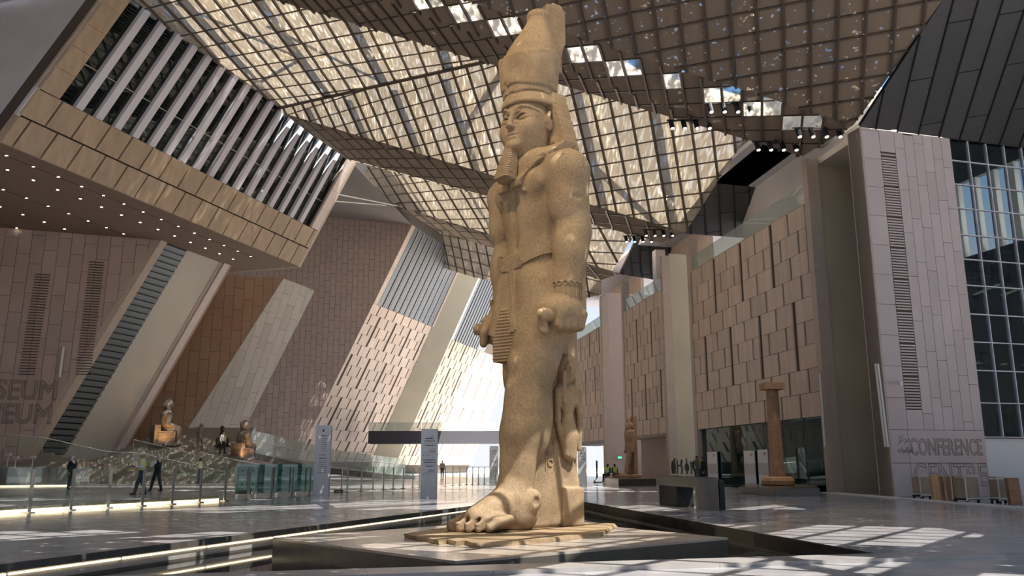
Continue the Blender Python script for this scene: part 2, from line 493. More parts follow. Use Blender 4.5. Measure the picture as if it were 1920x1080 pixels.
t_.links.new(p_.outputs[0], o_.inputs[0])

# ------------------------------------------------------------------ sculpting: signed distances on a grid -> one closed skin
class Vol:
    def __init__(self, lo, hi, h):
        self.h = h; self.lo = np.array(lo, np.float32)
        self.n = np.ceil((np.array(hi) - np.array(lo)) / h).astype(int) + 1
        self.ax = [(lo[i] + h * np.arange(self.n[i])).astype(np.float32) for i in range(3)]
        self.D = np.full(tuple(self.n), 1.0, np.float32)
    def _sl(self, lo, hi):
        i0 = np.clip(np.floor((np.array(lo) - self.lo) / self.h).astype(int), 0, self.n - 1)
        i1 = np.clip(np.ceil((np.array(hi) - self.lo) / self.h).astype(int) + 1, 1, self.n)
        if np.any(i1 <= i0): return None
        sl = tuple(slice(a, b) for a, b in zip(i0, i1))
        X = self.ax[0][sl[0]][:, None, None]; Y = self.ax[1][sl[1]][None, :, None]; Zz = self.ax[2][sl[2]][None, None, :]
        return sl, X, Y, Zz
    def op(self, fn, lo, hi, k=0.0, cut=False):
        m = k + 3 * self.h
        r = self._sl(np.array(lo) - m, np.array(hi) + m)
        if r is None: return
        sl, X, Y, Zz = r
        d = fn(X, Y, Zz); a = self.D[sl]
        if cut:
            if k > 0:
                hh = np.maximum(k - np.abs(a + d), 0) / k; self.D[sl] = np.maximum(a, -d) + hh * hh * k * .25
            else: self.D[sl] = np.maximum(a, -d)
        else:
            if k > 0:
                hh = np.maximum(k - np.abs(a - d), 0) / k; self.D[sl] = np.minimum(a, d) - hh * hh * k * .25
            else: self.D[sl] = np.minimum(a, d)
    def ell(self, c, r, k=.05, rz=0.0, rx=0.0, cut=False):
        c = np.array(c, float); r = np.array(r, float)
        ca, sa = math.cos(-rz), math.sin(-rz); cb, sb = math.cos(-rx), math.sin(-rx)
        def fn(X, Y, Zz):
            x, y, z = X - c[0], Y - c[1], Zz - c[2]
            if rz: x, y = x * ca - y * sa, x * sa + y * ca
            if rx: y, z = y * cb - z * sb, y * sb + z * cb
            k0 = np.sqrt((x / r[0]) ** 2 + (y / r[1]) ** 2 + (z / r[2]) ** 2)
            k1 = np.sqrt((x / r[0] ** 2) ** 2 + (y / r[1] ** 2) ** 2 + (z / r[2] ** 2) ** 2) + 1e-6
            return k0 * (k0 - 1) / k1
        m = max(r) if (rz or rx) else r
        self.op(fn, c - m, c + m, k, cut)
    def cap(self, a, b, ra, rb=None, k=.05, cut=False, flat=1.0):
        rb = ra if rb is None else rb
        a = np.array(a, float); b = np.array(b, float); ba = b - a; l2 = float(ba @ ba) + 1e-9
        def fn(X, Y, Zz):
            x, y, z = X - a[0], Y - a[1], Zz - a[2]
            t = np.clip((x * ba[0] + y * ba[1] + z * ba[2]) / l2, 0, 1)
            return np.sqrt((x - ba[0] * t) ** 2 + (y - ba[1] * t) ** 2 + ((z - ba[2] * t) / flat) ** 2) - (ra + (rb - ra) * t)
        R = max(ra, rb)
        self.op(fn, np.minimum(a, b) - R, np.maximum(a, b) + R, k, cut)
    def box(self, lo, hi, rnd=.03, k=.03, cut=False, rz=0.0, rx=0.0, ry=0.0):
        c = (np.array(lo, float) + np.array(hi, float)) / 2; hf = (np.array(hi, float) - np.array(lo, float)) / 2 - rnd
        ca, sa = math.cos(-rz), math.sin(-rz); cb, sb = math.cos(-rx), math.sin(-rx); cc, sc_ = math.cos(-ry), math.sin(-ry)
        def fn(X, Y, Zz):
            x, y, z = X - c[0], Y - c[1], Zz - c[2]
            if rz: x, y = x * ca - y * sa, x * sa + y * ca
            if rx: y, z = y * cb - z * sb, y * sb + z * cb
            if ry: z, x = z * cc - x * sc_, z * sc_ + x * cc
            qx, qy, qz = np.abs(x) - hf[0], np.abs(y) - hf[1], np.abs(z) - hf[2]
            o = np.sqrt(np.maximum(qx, 0) ** 2 + np.maximum(qy, 0) ** 2 + np.maximum(qz, 0) ** 2)
            return o + np.minimum(np.maximum(qx, np.maximum(qy, qz)), 0) - rnd
        m = (np.linalg.norm(hf) + rnd) if (rz or rx or ry) else hf + rnd
        self.op(fn, c - m, c + m, k, cut)
    def mesh(self, name, flip_y=True, smooth=True):
        """surface nets; local mesh axes: x = figure's left, y = -(forward), z = up"""
        D = self.D; S = D < 0
        c = S[:-1, :-1, :-1].astype(np.int8)
        tot = np.zeros(c.shape, np.int8)
        offs = [(i, j, k) for i in (0, 1) for j in (0, 1) for k in (0, 1)]
        nx, ny, nz = D.shape
        for (i, j, k) in offs: tot += S[i:nx - 1 + i, j:ny - 1 + j, k:nz - 1 + k]
        idx = np.argwhere((tot > 0) & (tot < 8))
        vid = np.full(c.shape, -1, np.int32); vid[tuple(idx.T)] = np.arange(len(idx))
        vals = np.stack([D[idx[:, 0] + i, idx[:, 1] + j, idx[:, 2] + k] for (i, j, k) in offs], 1)
        acc = np.zeros((len(idx), 3), np.float64); cnt = np.zeros(len(idx))
        for a in range(8):
            for b in range(a + 1, 8):
                oa, ob = np.array(offs[a]), np.array(offs[b])
                if np.abs(oa - ob).sum() != 1: continue
                va, vb = vals[:, a], vals[:, b]; m = (va < 0) != (vb < 0)
                if not m.any(): continue
                t = va[m] / (va[m] - vb[m])
                acc[m] += oa + t[:, None] * (ob - oa); cnt[m] += 1
        V = (idx + acc / cnt[:, None]) * self.h + self.lo
        F = []
        for ax in range(3):
            s0 = [slice(None)] * 3; s1 = [slice(None)] * 3; s0[ax] = slice(0, -1); s1[ax] = slice(1, None)
            A, B = S[tuple(s0)], S[tuple(s1)]
            o1, o2 = [(1, 2), (2, 0), (0, 1)][ax]
            e = np.argwhere(A != B)
            ok = (e[:, o1] > 0) & (e[:, o2] > 0) & (e[:, o1] < D.shape[o1] - 1) & (e[:, o2] < D.shape[o2] - 1); e = e[ok]
            ins = A[tuple(e.T)]
            def cell(d1, d2):
                q = e.copy(); q[:, o1] += d1; q[:, o2] += d2; return vid[tuple(q.T)]
            q = np.stack([cell(-1, -1), cell(0, -1), cell(0, 0), cell(-1, 0)], 1)
            q[~ins] = q[~ins][:, ::-1]; F.append(q)
        F = np.concatenate(F); F = F[(F >= 0).all(1)]
        if flip_y: V[:, 1] *= -1; F = F[:, ::-1]
        me = bpy.data.meshes.new(name)
        me.vertices.add(len(V)); me.vertices.foreach_set('co', V.astype(np.float32).ravel())
        me.loops.add(len(F) * 4); me.loops.foreach_set('vertex_index', F.astype(np.int32).ravel())
        me.polygons.add(len(F)); me.polygons.foreach_set('loop_start', np.arange(0, len(F) * 4, 4, dtype=np.int32))
        me.polygons.foreach_set('loop_total', np.full(len(F), 4, np.int32))
        me.polygons.foreach_set('use_smooth', np.ones(len(F), bool) if smooth else np.zeros(len(F), bool))
        me.update(); me.validate()
        return me

# ------------------------------------------------------------------ the hall: reference lines
A_DIR, Q_DIR, W_DIR, QL_DIR = hdir(692), hdir(6700), hdir(1460), hdir(5700)
S_DIR = Vector((1580, 737, 3969)) / 3969.0                  # lean of the tilted walls, per metre of height
P0 = on_z(1677, 932)                                        # near corner of the stone tower
N_HALL_R = Vector((A_DIR.y, -A_DIR.x, 0))                   # normal of the right-hand wall line
N_HALL_L = W_DIR.cross(S_DIR).normalized()                  # normal of the leaning left-hand walls (into the hall)
G0 = on_z(215, 900.7)
def onR(x, y, off=0.0): return on_plane(x, y, P0 + N_HALL_R * off, N_HALL_R)
def onLW(x, y): return on_plane(x, y, G0, N_HALL_L)
SOFFIT_Z = onLW(430, 497).z
BOX_B = on_z(560, 500, SOFFIT_Z)
def onLB(x, y): return on_plane(x, y, BOX_B, N_HALL_L)
def struct(name, label, cat='wall', loc=(0, 0, 0)):
    return thing(name, label, cat, loc, kind='structure')

# ------------------------------------------------------------------ floor, sunken pool, platform
PIT = [(-7.13, 8.61), (5.15, 11.72), (1.6, 34.6)]
floor = struct('floor', 'polished grey stone floor of the great hall', 'floor')
TILE = [(-24, 3), (22, 3), (22, 40), (-24, 40)]
def flat(polys, z, name, mat, parent, th=-.25):
    m = MB()
    for p in polys: m.prism([(x, y, z) for x, y in p], (0, 0, th))
    return m.build(name, mat, parent)
flat(minus_convex(TILE, PIT), -.012, 'screed', 'coping_stone', floor)
flat([[(-70, -30), (60, -30), (60, 3), (-70, 3)], [(-70, 3), (-24, 3), (-24, 40), (-70, 40)], [(22, 3), (60, 3), (60, 40), (22, 40)], [(-70, 40), (60, 40), (60, 130), (-70, 130)]], 0, 'outer_paving', 'floor_stone', floor)
fu = Vector((math.cos(.168), math.sin(.168), 0)); fv = Vector((-math.sin(.168), math.cos(.168), 0))
def to_f(x, y): return (x * fu.x + y * fu.y, x * fv.x + y * fv.y)
clad(floor, (0, 0, -.012), fu, fv, Z, [to_f(*p) for p in TILE], bond(-32, 30, -4, 46, 1.3, .9, False, 3), .005, .012, 'floor_stone', 'floor_tile', hole=[to_f(*p) for p in PIT])

pool = struct('pool', 'sunken triangular pool of dark still water around the platform', 'pool')
m = MB(); m.poly([(PIT[0][0], PIT[0][1], -.30), (PIT[1][0], PIT[1][1], -.30), (PIT[2][0], PIT[2][1], -.30)]); m.build('water', 'water', pool)
m = MB(); m.prism([(x, y, -.8) for x, y in PIT], (0, 0, -.1)); m.build('pool_bed', 'rim_stone', pool)
for i in range(3):
    (x0, y0), (x1, y1) = PIT[i], PIT[(i + 1) % 3]
    a, b = Vector((x0, y0, 0)), Vector((x1, y1, 0)); d = (b - a).normalized(); nr = Vector((d.y, -d.x, 0))
    m = MB(); m.obox(a + Z * -.8, b - a, nr * .2, Z * .795); m.build('pool_wall', 'rim_stone', pool)
# light strips under the rim of the two long sides
(x0, y0), (x1, y1) = PIT[2], PIT[0]
a, b = Vector((x0, y0, 0)), Vector((x1, y1, 0)); d = (b - a).normalized(); inn = Vector((-d.y, d.x, 0)); L = (b - a).length
k = 0.3
while k < L - .2:
    e = min(k + 1.9, L - .1)
    m = MB(); m.obox(a + d * k + inn * .005 + Z * -.145, d * (e - k - .05), inn * .02, Z * .022); m.build('light_strip', 'led', pool)
    k = e
m = MB(); m.obox(a + inn * .002 + Z * -.10, b - a, inn * .05, Z * .10); m.build('rim_lip', 'rim_stone', pool)

plat = struct('platform', 'low kite-shaped polished stone platform standing in the pool', 'platform')
KITE = [(-4.07, 14.7), (-.72, 11.15), (3.68, 14.7), (.52, 19.63)]
m = MB(); m.prism([(x, y, -.78) for x, y in KITE], (0, 0, .745)); m.build('platform_block', 'plinth_stone', plat)
cx, cy = sum(p[0] for p in KITE) / 4, sum(p[1] for p in KITE) / 4
clad(plat, (0, 0, -.035), Vector((1, 0, 0)), Vector((0, 1, 0)), Z, KITE, bond(-5, 4.5, 10, 20, 2.4, 1.5, False, 1), .006, .035, 'platform_stone', 'paving_slab')

kerb = struct('trim_1', 'row of pale stone coping slabs along the near edge of the pool', 'coping')
p_a, p_b = Vector((-7.13, 8.61, 0)), Vector((5.15, 11.72, 0)); d = (p_b - p_a).normalized(); nr = Vector((d.y, -d.x, 0))
k = 0.0
while k < (p_b - p_a).length + .6:
    m = MB(); m.obox(p_a + d * (k + .002) + Z * .001, d * 1.396, nr * .56, Z * .045); m.build('coping_slab', 'coping_stone', kerb)
    k += 1.4

# ------------------------------------------------------------------ cladding with slots
def panel_wall(parent, O, U, V, N, length, v0, rows, rh, pw, mat='stone_panel', name='wall_panel', phase=0, longs=True, gap=.022, slot=.15, lslot=.30, per=2.0):
    cells = []
    for r in range(rows):
        slots = []
        base = (r % 2) * .5
        i = -1
        while (i + base) * pw < length + pw:
            slots.append([(i + base) * pw, slot]); i += 1
        if longs and r > 0:
            g, rr = divmod(r - 1 + phase, 4)
            if rr < 3:
                off = (g % 2) * 1.0 + .5 * ((r - 1 - rr) % 2)
                start_base = ((r - rr) % 2) * .5
                j = -1
                while (j * per + start_base + (g % 2)) * pw < length + pw:
                    c = (j * per + start_base + (g % 2)) * pw
                    hit = [s for s in slots if abs(s[0] - c) < .05]
                    if hit: hit[0][1] = lslot
                    else: slots.append([c, lslot])
                    j += 1
        slots.sort()
        for (c0, s0), (c1, s1) in zip(slots[:-1], slots[1:]):
            ua, ub = max(0, c0 + s0 / 2), min(length, c1 - s1 / 2)
            if ub - ua > .12: cells.append(((ua + ub) / 2, v0 + (r + .5) * rh, (ub - ua, 0), (0, rh - gap)))
    clad(parent, O, U, V, N, [(0, v0), (length, v0), (length, v0 + rows * rh), (0, v0 + rows * rh)], cells, .0, .07, mat, name)

# ------------------------------------------------------------------ right-hand side: three clad blocks, the stone tower, the glazed wall
def Lr(t, off=0.0, z=0.0): return P0 + A_DIR * t + N_HALL_R * off + Z * z
blocks = [(4.5, 20.2, 'nearest right-hand wall block clad in tan slotted stone panels, above the shop glazing'),
          (24.9, 35.0, 'middle right-hand wall block clad in tan slotted stone panels, behind the distant standing statue'),
          (40.9, 56.0, 'farthest right-hand wall block of slotted stone panels, beside the bright exit')]
blk = []
NEG = -N_HALL_R
for bi, (t0, t1, lab) in enumerate(blocks):
    w = struct('wall_right', lab)
    blk.append(w)
    ln = t1 - t0
    m = MB(); m.obox(Lr(t0 + .45, .135, 3.41), A_DIR * (ln - .9), N_HALL_R * .3, Z * 10.14); m.build('backing', 'stone_dark_gap', w)
    panel_wall(w, Lr(t0 + .45, .12, 0), A_DIR, Z, NEG, ln - .9, 3.41, 9, 1.127, 1.85 if bi == 0 else 1.7, phase=[3, 0, 2][bi], per=2.0, slot=.17, lslot=.36)
    for (ta, tb, zt) in ((t0, t0 + .45, 15.7 + .3 * bi), (t1 - .45, t1, 15.9 + .35 * bi)):
        m = MB(); m.obox(Lr(ta, 0, 0), A_DIR * (tb - ta), N_HALL_R * .6, Z * zt); m.build('end_pier', 'stone_trim', w)
    # returned end facing the entrance
    m = MB(); m.obox(Lr(t0 + .12, .62 if bi < 2 else .3, 0), Q_DIR * 9, A_DIR * .3, Z * (15.8 + .4 * bi)); m.build('end_wall', 'plaster_olive' if bi < 2 else 'stone_tile', w)
    # coping and glass parapet
    m = MB(); m.obox(Lr(t0 + .45, .05, 13.553), A_DIR * (ln - .9), N_HALL_R * .5, Z * .06); m.build('coping', 'stone_trim', w)
    nb = int((ln - .9) / 1.5); st = (ln - .9) / nb
    for i in range(nb):
        m = MB(); m.obox(Lr(t0 + .46 + i * st, .15, 13.62), A_DIR * (st - .03), N_HALL_R * .02, Z * 1.0); m.build('glass_pane', 'glass_parapet', w)
    # roof deck behind the parapet
    m = MB(); m.obox(Lr(t0 + .45, .55, 13.3), A_DIR * (ln - .9), N_HALL_R * 3.4, Z * .2); m.build('deck', 'plaster_gray', w)
    m = MB(); m.obox(Lr(t0 + .45, 3.9, 13.3), A_DIR * (ln - .9), N_HALL_R * .3, Z * (6.0)); m.build('upper_wall', 'plaster_gray' if bi == 0 else 'stone_tile', w)
# shop glazing under the nearest block
w = blk[0]; t0, t1 = blocks[0][:2]
nb = 7; st = (t1 - t0 - .9) / nb
for i in range(nb):
    m = MB(); m.obox(Lr(t0 + .45 + i * st + .02, .30, .04), A_DIR * (st - .04), N_HALL_R * .03, Z * 3.36); m.build('shop_pane', 'glass_shop', w)
    m = MB(); m.obox(Lr(t0 + .45 + i * st - .02, .31, .0), A_DIR * .04, N_HALL_R * .08, Z * 3.4); m.build('glazing_bar', 'frame_dark', w)
m = MB(); m.obox(Lr(t0 + .45, 5.0, 0), A_DIR * (t1 - t0 - .9), N_HALL_R * .2, Z * 3.4); m.build('shop_back_wall', 'black_matte', w)
m = MB(); m.obox(Lr(t0 + .45, .5, 3.30), A_DIR * (t1 - t0 - .9), N_HALL_R * 4.6, Z * .1); m.build('shop_ceiling', 'black_matte', w)
m = MB(); m.obox(Lr(t1 - .4, .6, 0), N_HALL_R * 4.4, A_DIR * .2, Z * 3.4); m.build('shop_side_wall', 'black_matte', w)
# lower wall with a dark doorway under the middle block
w = blk[1]; t0, t1 = blocks[1][:2]
m = MB(); m.obox(Lr(t0 + 3.4, 1.2, 0), A_DIR * (t1 - t0 - 3.85), N_HALL_R * .3, Z * 3.41); m.build('lower_wall', 'stone_trim', w)
m = MB(); m.obox(Lr(t0 + .45, 1.6, 0), A_DIR * 3.0, N_HALL_R * .3, Z * 3.41); m.build('doorway_recess', 'black_matte', w)
m = MB(); m.obox(Lr(t0 + .45, .55, 3.2), A_DIR * (t1 - t0 - .9), N_HALL_R * 1.4, Z * .2); m.build('lower_soffit', 'stone_trim', w)
# farthest block floats over the bright exit
w = blk[2]; t0, t1 = blocks[2][:2]
m = MB(); m.obox(Lr(t0 + .45, .5, 3.2), A_DIR * (t1 - t0 - .9), N_HALL_R * 3, Z * .2); m.build('lower_soffit', 'stone_trim', w)
# slim free-standing pillar above the middle block
m = MB(); m.obox(Lr(30.6, 1.6, 13.5), A_DIR * .8, N_HALL_R * .8, Z * 4.5); m.build('roof_pillar', 'stone_pink', blk[1])

tower = struct('wall_tower', 'tall stone-tiled tower slab with louvre strip and carved conference lettering', 'wall')
TW = (on_plane(1780, 258, P0, Vector((Q_DIR.y, -Q_DIR.x, 0))) - P0).dot(Q_DIR)
TH = 15.4
NQ = Vector((Q_DIR.y, -Q_DIR.x, 0)).normalized()            # towards the camera
if NQ.y > 0: NQ = -NQ
m = MB(); m.obox(P0 + NQ * -.8, Q_DIR * TW, NQ * .74, Z * TH); m.build('core', 'stone_dark_gap', tower)
m = MB(); m.obox(P0 + NQ * -.8, Q_DIR * .06, NQ * .80, Z * TH); m.build('side_cladding', 'stone_trim', tower)
m = MB(); m.obox(P0 + NQ * -.84, Q_DIR * TW, NQ * .035, Z * TH); m.build('bounce_sheet', 'plaster_cream', tower)  # unseen pale sheet added to bounce light onto the olive end wall
LV0, LV1 = .95, 1.72                                         # louvre strip
cells = []
r_ = random.Random(4)
ncol = 6
cw = (TW - LV1) / ncol
cols = [(0.06, LV0)] + [(LV1 + i * cw, LV1 + (i + 1) * cw) for i in range(ncol)]
for ci, (ua, ub) in enumerate(cols):
    tl = 1.27 if ci == 0 else 1.9
    v = 2.6 - (0 if ci == 0 else (ci % 2) * .95 + .3 * (ci % 3))
    while v < TH:
        va, vb = max(v, 2.6), min(v + tl, TH)
        if vb - va > .1: cells.append(((ua + ub) / 2, (va + vb) / 2, (ub - ua, 0), (0, vb - va)))
        v += tl
cells.append(((LV0 + LV1) / 2, 3.0, (LV1 - LV0, 0), (0, .8))); cells.append(((LV0 + LV1) / 2, 14.9, (LV1 - LV0, 0), (0, 1.0)))
for ua, ub, va, vb in ((.06, .9, .0, 1.3), (.06, .9, 1.3, 2.6), (.9, TW, .0, 1.3), (.9, TW, 1.3, 2.6)):
    cells.append(((ua + ub) / 2, (va + vb) / 2, (ub - ua, 0), (0, vb - va)))
clad(tower, P0 + NQ * -.06, Q_DIR, Z, NQ, [(0, 0), (TW, 0), (TW, TH), (0, TH)], cells, .018, .06, 'stone_tower', 'tile')
zz_ = 3.45; i = 0
while zz_ < 14.35:
    m = MB(); m.obox(P0 + Q_DIR * (LV0 + .02) + NQ * -.05 + Z * zz_, Q_DIR * (LV1 - LV0 - .04), NQ * .05, Z * .062); m.build('slat', 'stone_tower', tower)
    i += 1; zz_ += .118 if i % 11 else .17
def outline_text(name, txt, size, O, U, V, N, mat, parent, r=.012, sx=1.0):
    c = bpy.data.curves.new(name, 'FONT'); c.body = txt; c.size = size; c.fill_mode = 'NONE'; c.bevel_depth = r; c.bevel_resolution = 0; c.resolution_u = 3
    o = bpy.data.objects.new(name, c); COL.objects.link(o)
    bpy.context.view_layer.update()
    me = bpy.data.meshes.new_from_object(o.evaluated_get(bpy.context.evaluated_depsgraph_get()))
    bpy.data.objects.remove(o)
    M = Matrix(((U.x * sx, V.x, N.x), (U.y * sx, V.y, N.y), (U.z * sx, V.z, N.z))).to_4x4()
    me.transform(M)
    return link(name, me, mat, parent, O)
def fill_text(name, txt, size, O, U, V, N, mat, parent, align='LEFT', th=.002):
    c = bpy.data.curves.new(name, 'FONT'); c.body = txt; c.size = size; c.align_x = align; c.extrude = th; c.resolution_u = 2
    o = bpy.data.objects.new(name, c); COL.objects.link(o)
    bpy.context.view_layer.update()
    me = bpy.data.meshes.new_from_object(o.evaluated_get(bpy.context.evaluated_depsgraph_get()))
    bpy.data.objects.remove(o)
    M = Matrix(((U.x, V.x, N.x), (U.y, V.y, N.y), (U.z, V.z, N.z))).to_4x4()
    me.transform(M)
    return link(name, me, mat, parent, O)
outline_text('carved_letters', 'CONFERENCE', .92, P0 + Q_DIR * .95 + NQ * .005 + Z * 1.62, Q_DIR, Z, NQ, 'carved_line', tower, .020, .60)
outline_text('carved_letters', 'CENTRE', 1.25, P0 + Q_DIR * .98 + NQ * .005 + Z * .42, Q_DIR, Z, NQ, 'carved_line', tower, .020, .78)
outline_text('carved_letters', '\ufeb0\ufedb\ufeae\ufee3', .42, P0 + Q_DIR * .42 + NQ * .005 + Z * 2.12, Q_DIR, Z, NQ, 'carved_line', tower, .010, .8)
outline_text('carved_letters', '\ufe95\ufe8d\ufeae\ufee4\ufe97\ufe86\ufee4\ufedf\ufe8d', .30, P0 + Q_DIR * .36 + NQ * .005 + Z * 1.72, Q_DIR, Z, NQ, 'carved_line', tower, .010, .6)
# wall-mounted pipes and cameras
for (x, ya, yb) in ((1641, 682, 838), (1646, 682, 838)):
    a, b = onR(x, ya, -.12), onR(x + 19, yb, -.12)
    MB().tube([a, b], .045, 8).build('downpipe', 'steel_white', tower)
for (x, ya, yb) in ((1537, 700, 838),):
    a, b = onR(x, ya, -.1), onR(x + 10, yb, -.1)
    MB().tube([a, b], .045, 8).build('downpipe', 'steel_white', blk[0])
cam_at = P0 + Q_DIR * .35 + NQ * .25 + Z * 4.45
m = MB(); m.bar(cam_at, cam_at + NQ * .35 - Z * .08, .13, .13); m.bar(cam_at, cam_at - NQ * .25, .05, .05); m.build('security_camera', 'white_paint', tower)

gw = struct('window_1', 'tall dark curtain-wall glazing with thin pale mullions beside the stone tower', 'window')
GW0 = P0 + Q_DIR * TW
GL, Gz0, Gz1 = 11.0, 2.35, 15.4
nb = 11; st = GL / nb
hz = [2.35, 3.75, 5.1, 6.3, 7.5, 8.75, 9.9, 11.0, 12.2, 13.3, 14.4, 15.4]
for i in range(nb):
    for j in range(len(hz) - 1):
        m = MB(); m.obox(GW0 + Q_DIR * (i * st + .02) + NQ * -.12 + Z * (hz[j] + .02), Q_DIR * (st - .04), NQ * .02, Z * (hz[j + 1] - hz[j] - .04)); m.build('pane', 'glass_curtain', gw)
for i in range(nb + 1):
    m = MB(); m.obox(GW0 + Q_DIR * (i * st - .02) + NQ * -.11 + Z * Gz0, Q_DIR * .04, NQ * .09, Z * (Gz1 - Gz0)); m.build('mullion', 'fin_metal', gw)
for z_ in hz:
    m = MB(); m.obox(GW0 + NQ * -.11 + Z * (z_ - .02), Q_DIR * GL, NQ * .07, Z * .04); m.build('transom', 'fin_metal', gw)
m = MB(); m.obox(GW0 - Q_DIR * .05 + NQ * -.3 + Z * 15.38, Q_DIR * (GL + .1), NQ * .32, Z * .4); m.build('head_trim', 'frame_dark', gw)
for z_ in (2.2, 5.9, 9.4, 12.9):
    m = MB(); m.obox(GW0 + NQ * -5 + Z * z_, Q_DIR * GL, NQ * 4.7, Z * .30); m.build('floor_slab', 'black_matte', gw)
m = MB(); m.obox(GW0 + NQ * -5.2 + Z * 2.2, Q_DIR * GL, NQ * .2, Z * 13.4); m.build('room_back_wall', 'plaster_olive', gw)
for (u, z_, ln) in ((1.2, 9.2, 2.2), (3.0, 9.2, 2.2), (1.0, 9.0, 1.4), (4.5, 9.2, 2.0), (1.4, 5.6, .3), (2.8, 5.6, .3), (4.0, 5.6, .3)):
    m = MB(); m.bar(GW0 + Q_DIR * u + NQ * -1.2 + Z * z_, GW0 + Q_DIR * (u + ln * .35) + NQ * (-1.2 - ln) + Z * z_, .14, .05); m.build('ceiling_light', 'tube_light', gw)
w = struct('wall_lower_right', 'pale lit wall below the curtain glazing behind the crates', 'wall')
m = MB(); m.obox(GW0 + NQ * -.5 + Z * 0, Q_DIR * GL, NQ * .3, Z * 2.3); m.build('wall_face', 'white_paint', w)
# side wall closing the glazed corner (outside the frame): slatted opening to the sky, mirrored in the glazing
sw = struct('wall_side', 'slatted side wall of the entrance court beyond the glazing', 'wall')
SW0 = GW0 + Q_DIR * (GL + .1)
m = MB(); m.obox(SW0, Q_DIR * .4, NQ * 30, Z * 13.4); m.build('wall_base', 'charcoal_panel', sw)
for i in range(22):
    m = MB(); m.obox(SW0 + NQ * (i * 1.35) + Z * 13.4, Q_DIR * .35, NQ * .42, Z * 4.6); m.build('slat', 'steel_white', sw)
m = MB(); m.obox(SW0 + Z * 18.0, Q_DIR * .4, NQ * 30, Z * 6); m.build('wall_head', 'charcoal_panel', sw)

# unseen walls behind the camera and far left, added to limit skylight
ef = struct('wall_entrance_added', 'tall stone entrance front with a wide open portal behind the viewer', 'wall')
for (xa, xb, za, zb) in ((-52, -12, 0, 34), (14, 44, 0, 34), (-12, 14, 7.5, 34)):
    m = MB(); m.box((xa, -27, za), (xb, -26, zb)); m.build('front_panel', 'stone_tile', ef)
lf = struct('wall_far_left_added', 'plain stone side wall of the court beyond the window box', 'wall')
m = MB(); m.box((-52, -26, 0), (-51, 66, 34)); m.build('wall_face', 'stone_tile', lf)

# threshold kerb on the floor in front of the tower
kb = struct('trim_2', 'thin pale stone kerb across the floor before the tower and crates', 'kerb')
a, b = on_z(1536, 924), on_z(2000, 962)
m = MB(); d = (b - a); sd_ = Vector((-d.y, d.x, 0)).normalized() * .55
m.obox(a + Z * .001, d, sd_, Z * .04); m.build('kerb_stone', 'steel_white', kb)

def tile_plane(parent, corners, U, N, tw, th_, mat, limit, gap=.03, thick=.06, seed=1):
    """tall tiles in upright columns over a convex leaning outline"""
    O = corners[0]; N = N.normalized(); U = U.normalized(); V = N.cross(U)
    if V.z < 0: V = -V
    poly = [((c - O).dot(U), (c - O).dot(V)) for c in corners]
    us, vs_ = [p[0] for p in poly], [p[1] for p in poly]
    clad(parent, O - N * thick, U, V, N, poly, bond(min(us), max(us), min(vs_), max(vs_), tw, th_, True, seed), gap, thick, mat, 'tile', limit=limit)

# ------------------------------------------------------------------ left-hand side: overhanging box, leaning walls
box = struct('wall_box', 'overhanging leaning box of tan stone with a band of dark windows and pale vertical fins', 'wall')
NB = N_HALL_L
E0 = on_z(0, 268, SOFFIT_Z) - W_DIR * 1.0                    # far enough along to start outside the frame corner
nearTop = onLB(215, 0)
def box_uv(p):                                               # coordinates along W and up the lean on the box face
    v = (p.z - SOFFIT_Z); q = p - S_DIR * v - BOX_B
    return (q.dot(W_DIR), v)
u_far, u_near = 0.0, box_uv(onLB(92, 133))[0]
# near edge measured where it meets the picture's left side
u_near = (box_uv(onLB(185, 0))[0] + box_uv(onLB(0, 262))[0]) / 2
BH = 11.4
def BX(u, v, out=0.0): return BOX_B + W_DIR * u + S_DIR * v + NB * out
WIN0, WIN1 = 3.62, BH - .15
ul, ur = box_uv(onLB(118, 178))[0], box_uv(onLB(583, 428))[0]
DEP = W_DIR.cross(Z) * -1                                    # horizontally away from the hall
DEP = Vector((-W_DIR.y, W_DIR.x, 0))
m = MB()
bk = -.30
c8 = [BX(u_near, 0, bk), BX(u_far, 0, bk), BX(u_far, WIN0, bk), BX(u_near, WIN0, bk)]
m.prism(c8, DEP * 1.0); m.prism([BX(u_near, WIN1, bk), BX(u_far, WIN1, bk), BX(u_far, BH, bk), BX(u_near, BH, bk)], DEP * 1.0)
m.prism([BX(u_near, WIN0, bk), BX(ul, WIN0, bk), BX(ul, WIN1, bk), BX(u_near, WIN1, bk)], DEP * 1.0)
m.prism([BX(ur, WIN0, bk), BX(u_far, WIN0, bk), BX(u_far, WIN1, bk), BX(ur, WIN1, bk)], DEP * 1.0)
m.build('backing', 'stone_dark_gap', box)
# stone cladding below the windows, two courses of wide slabs with narrow slots
cells = []
for r in range(2):
    u = u_near - 1.9 + r * .95
    while u < u_far + 2:
        cells.append((u, (r + .5) * WIN0 / 2, (1.84, 0), (0, WIN0 / 2 - .05))); u += 1.93
clad(box, BX(0, 0, -.25), W_DIR, S_DIR, NB, [(u_near, .0), (u_far, .0), (u_far, WIN0), (u_near, WIN0)], cells, .05, .25, 'stone_box', 'stone_slab')
cells = [((u_near + ul) / 2, WIN0 + (j + .5) * (BH - WIN0) / 5, (ul - u_near, 0), (0, (BH - WIN0) / 5)) for j in range(5)]
clad(box, BX(0, 0, -.25), W_DIR, S_DIR, NB, [(u_near, WIN0), (ul, WIN0), (ul, BH), (u_near, BH)], cells, .02, .25, 'stone_box', 'stone_slab')
cells = [((u_far + ur) / 2, WIN0 + (j + .5) * (BH - WIN0) / 4, (u_far - ur, 0), (0, (BH - WIN0) / 4)) for j in range(4)]
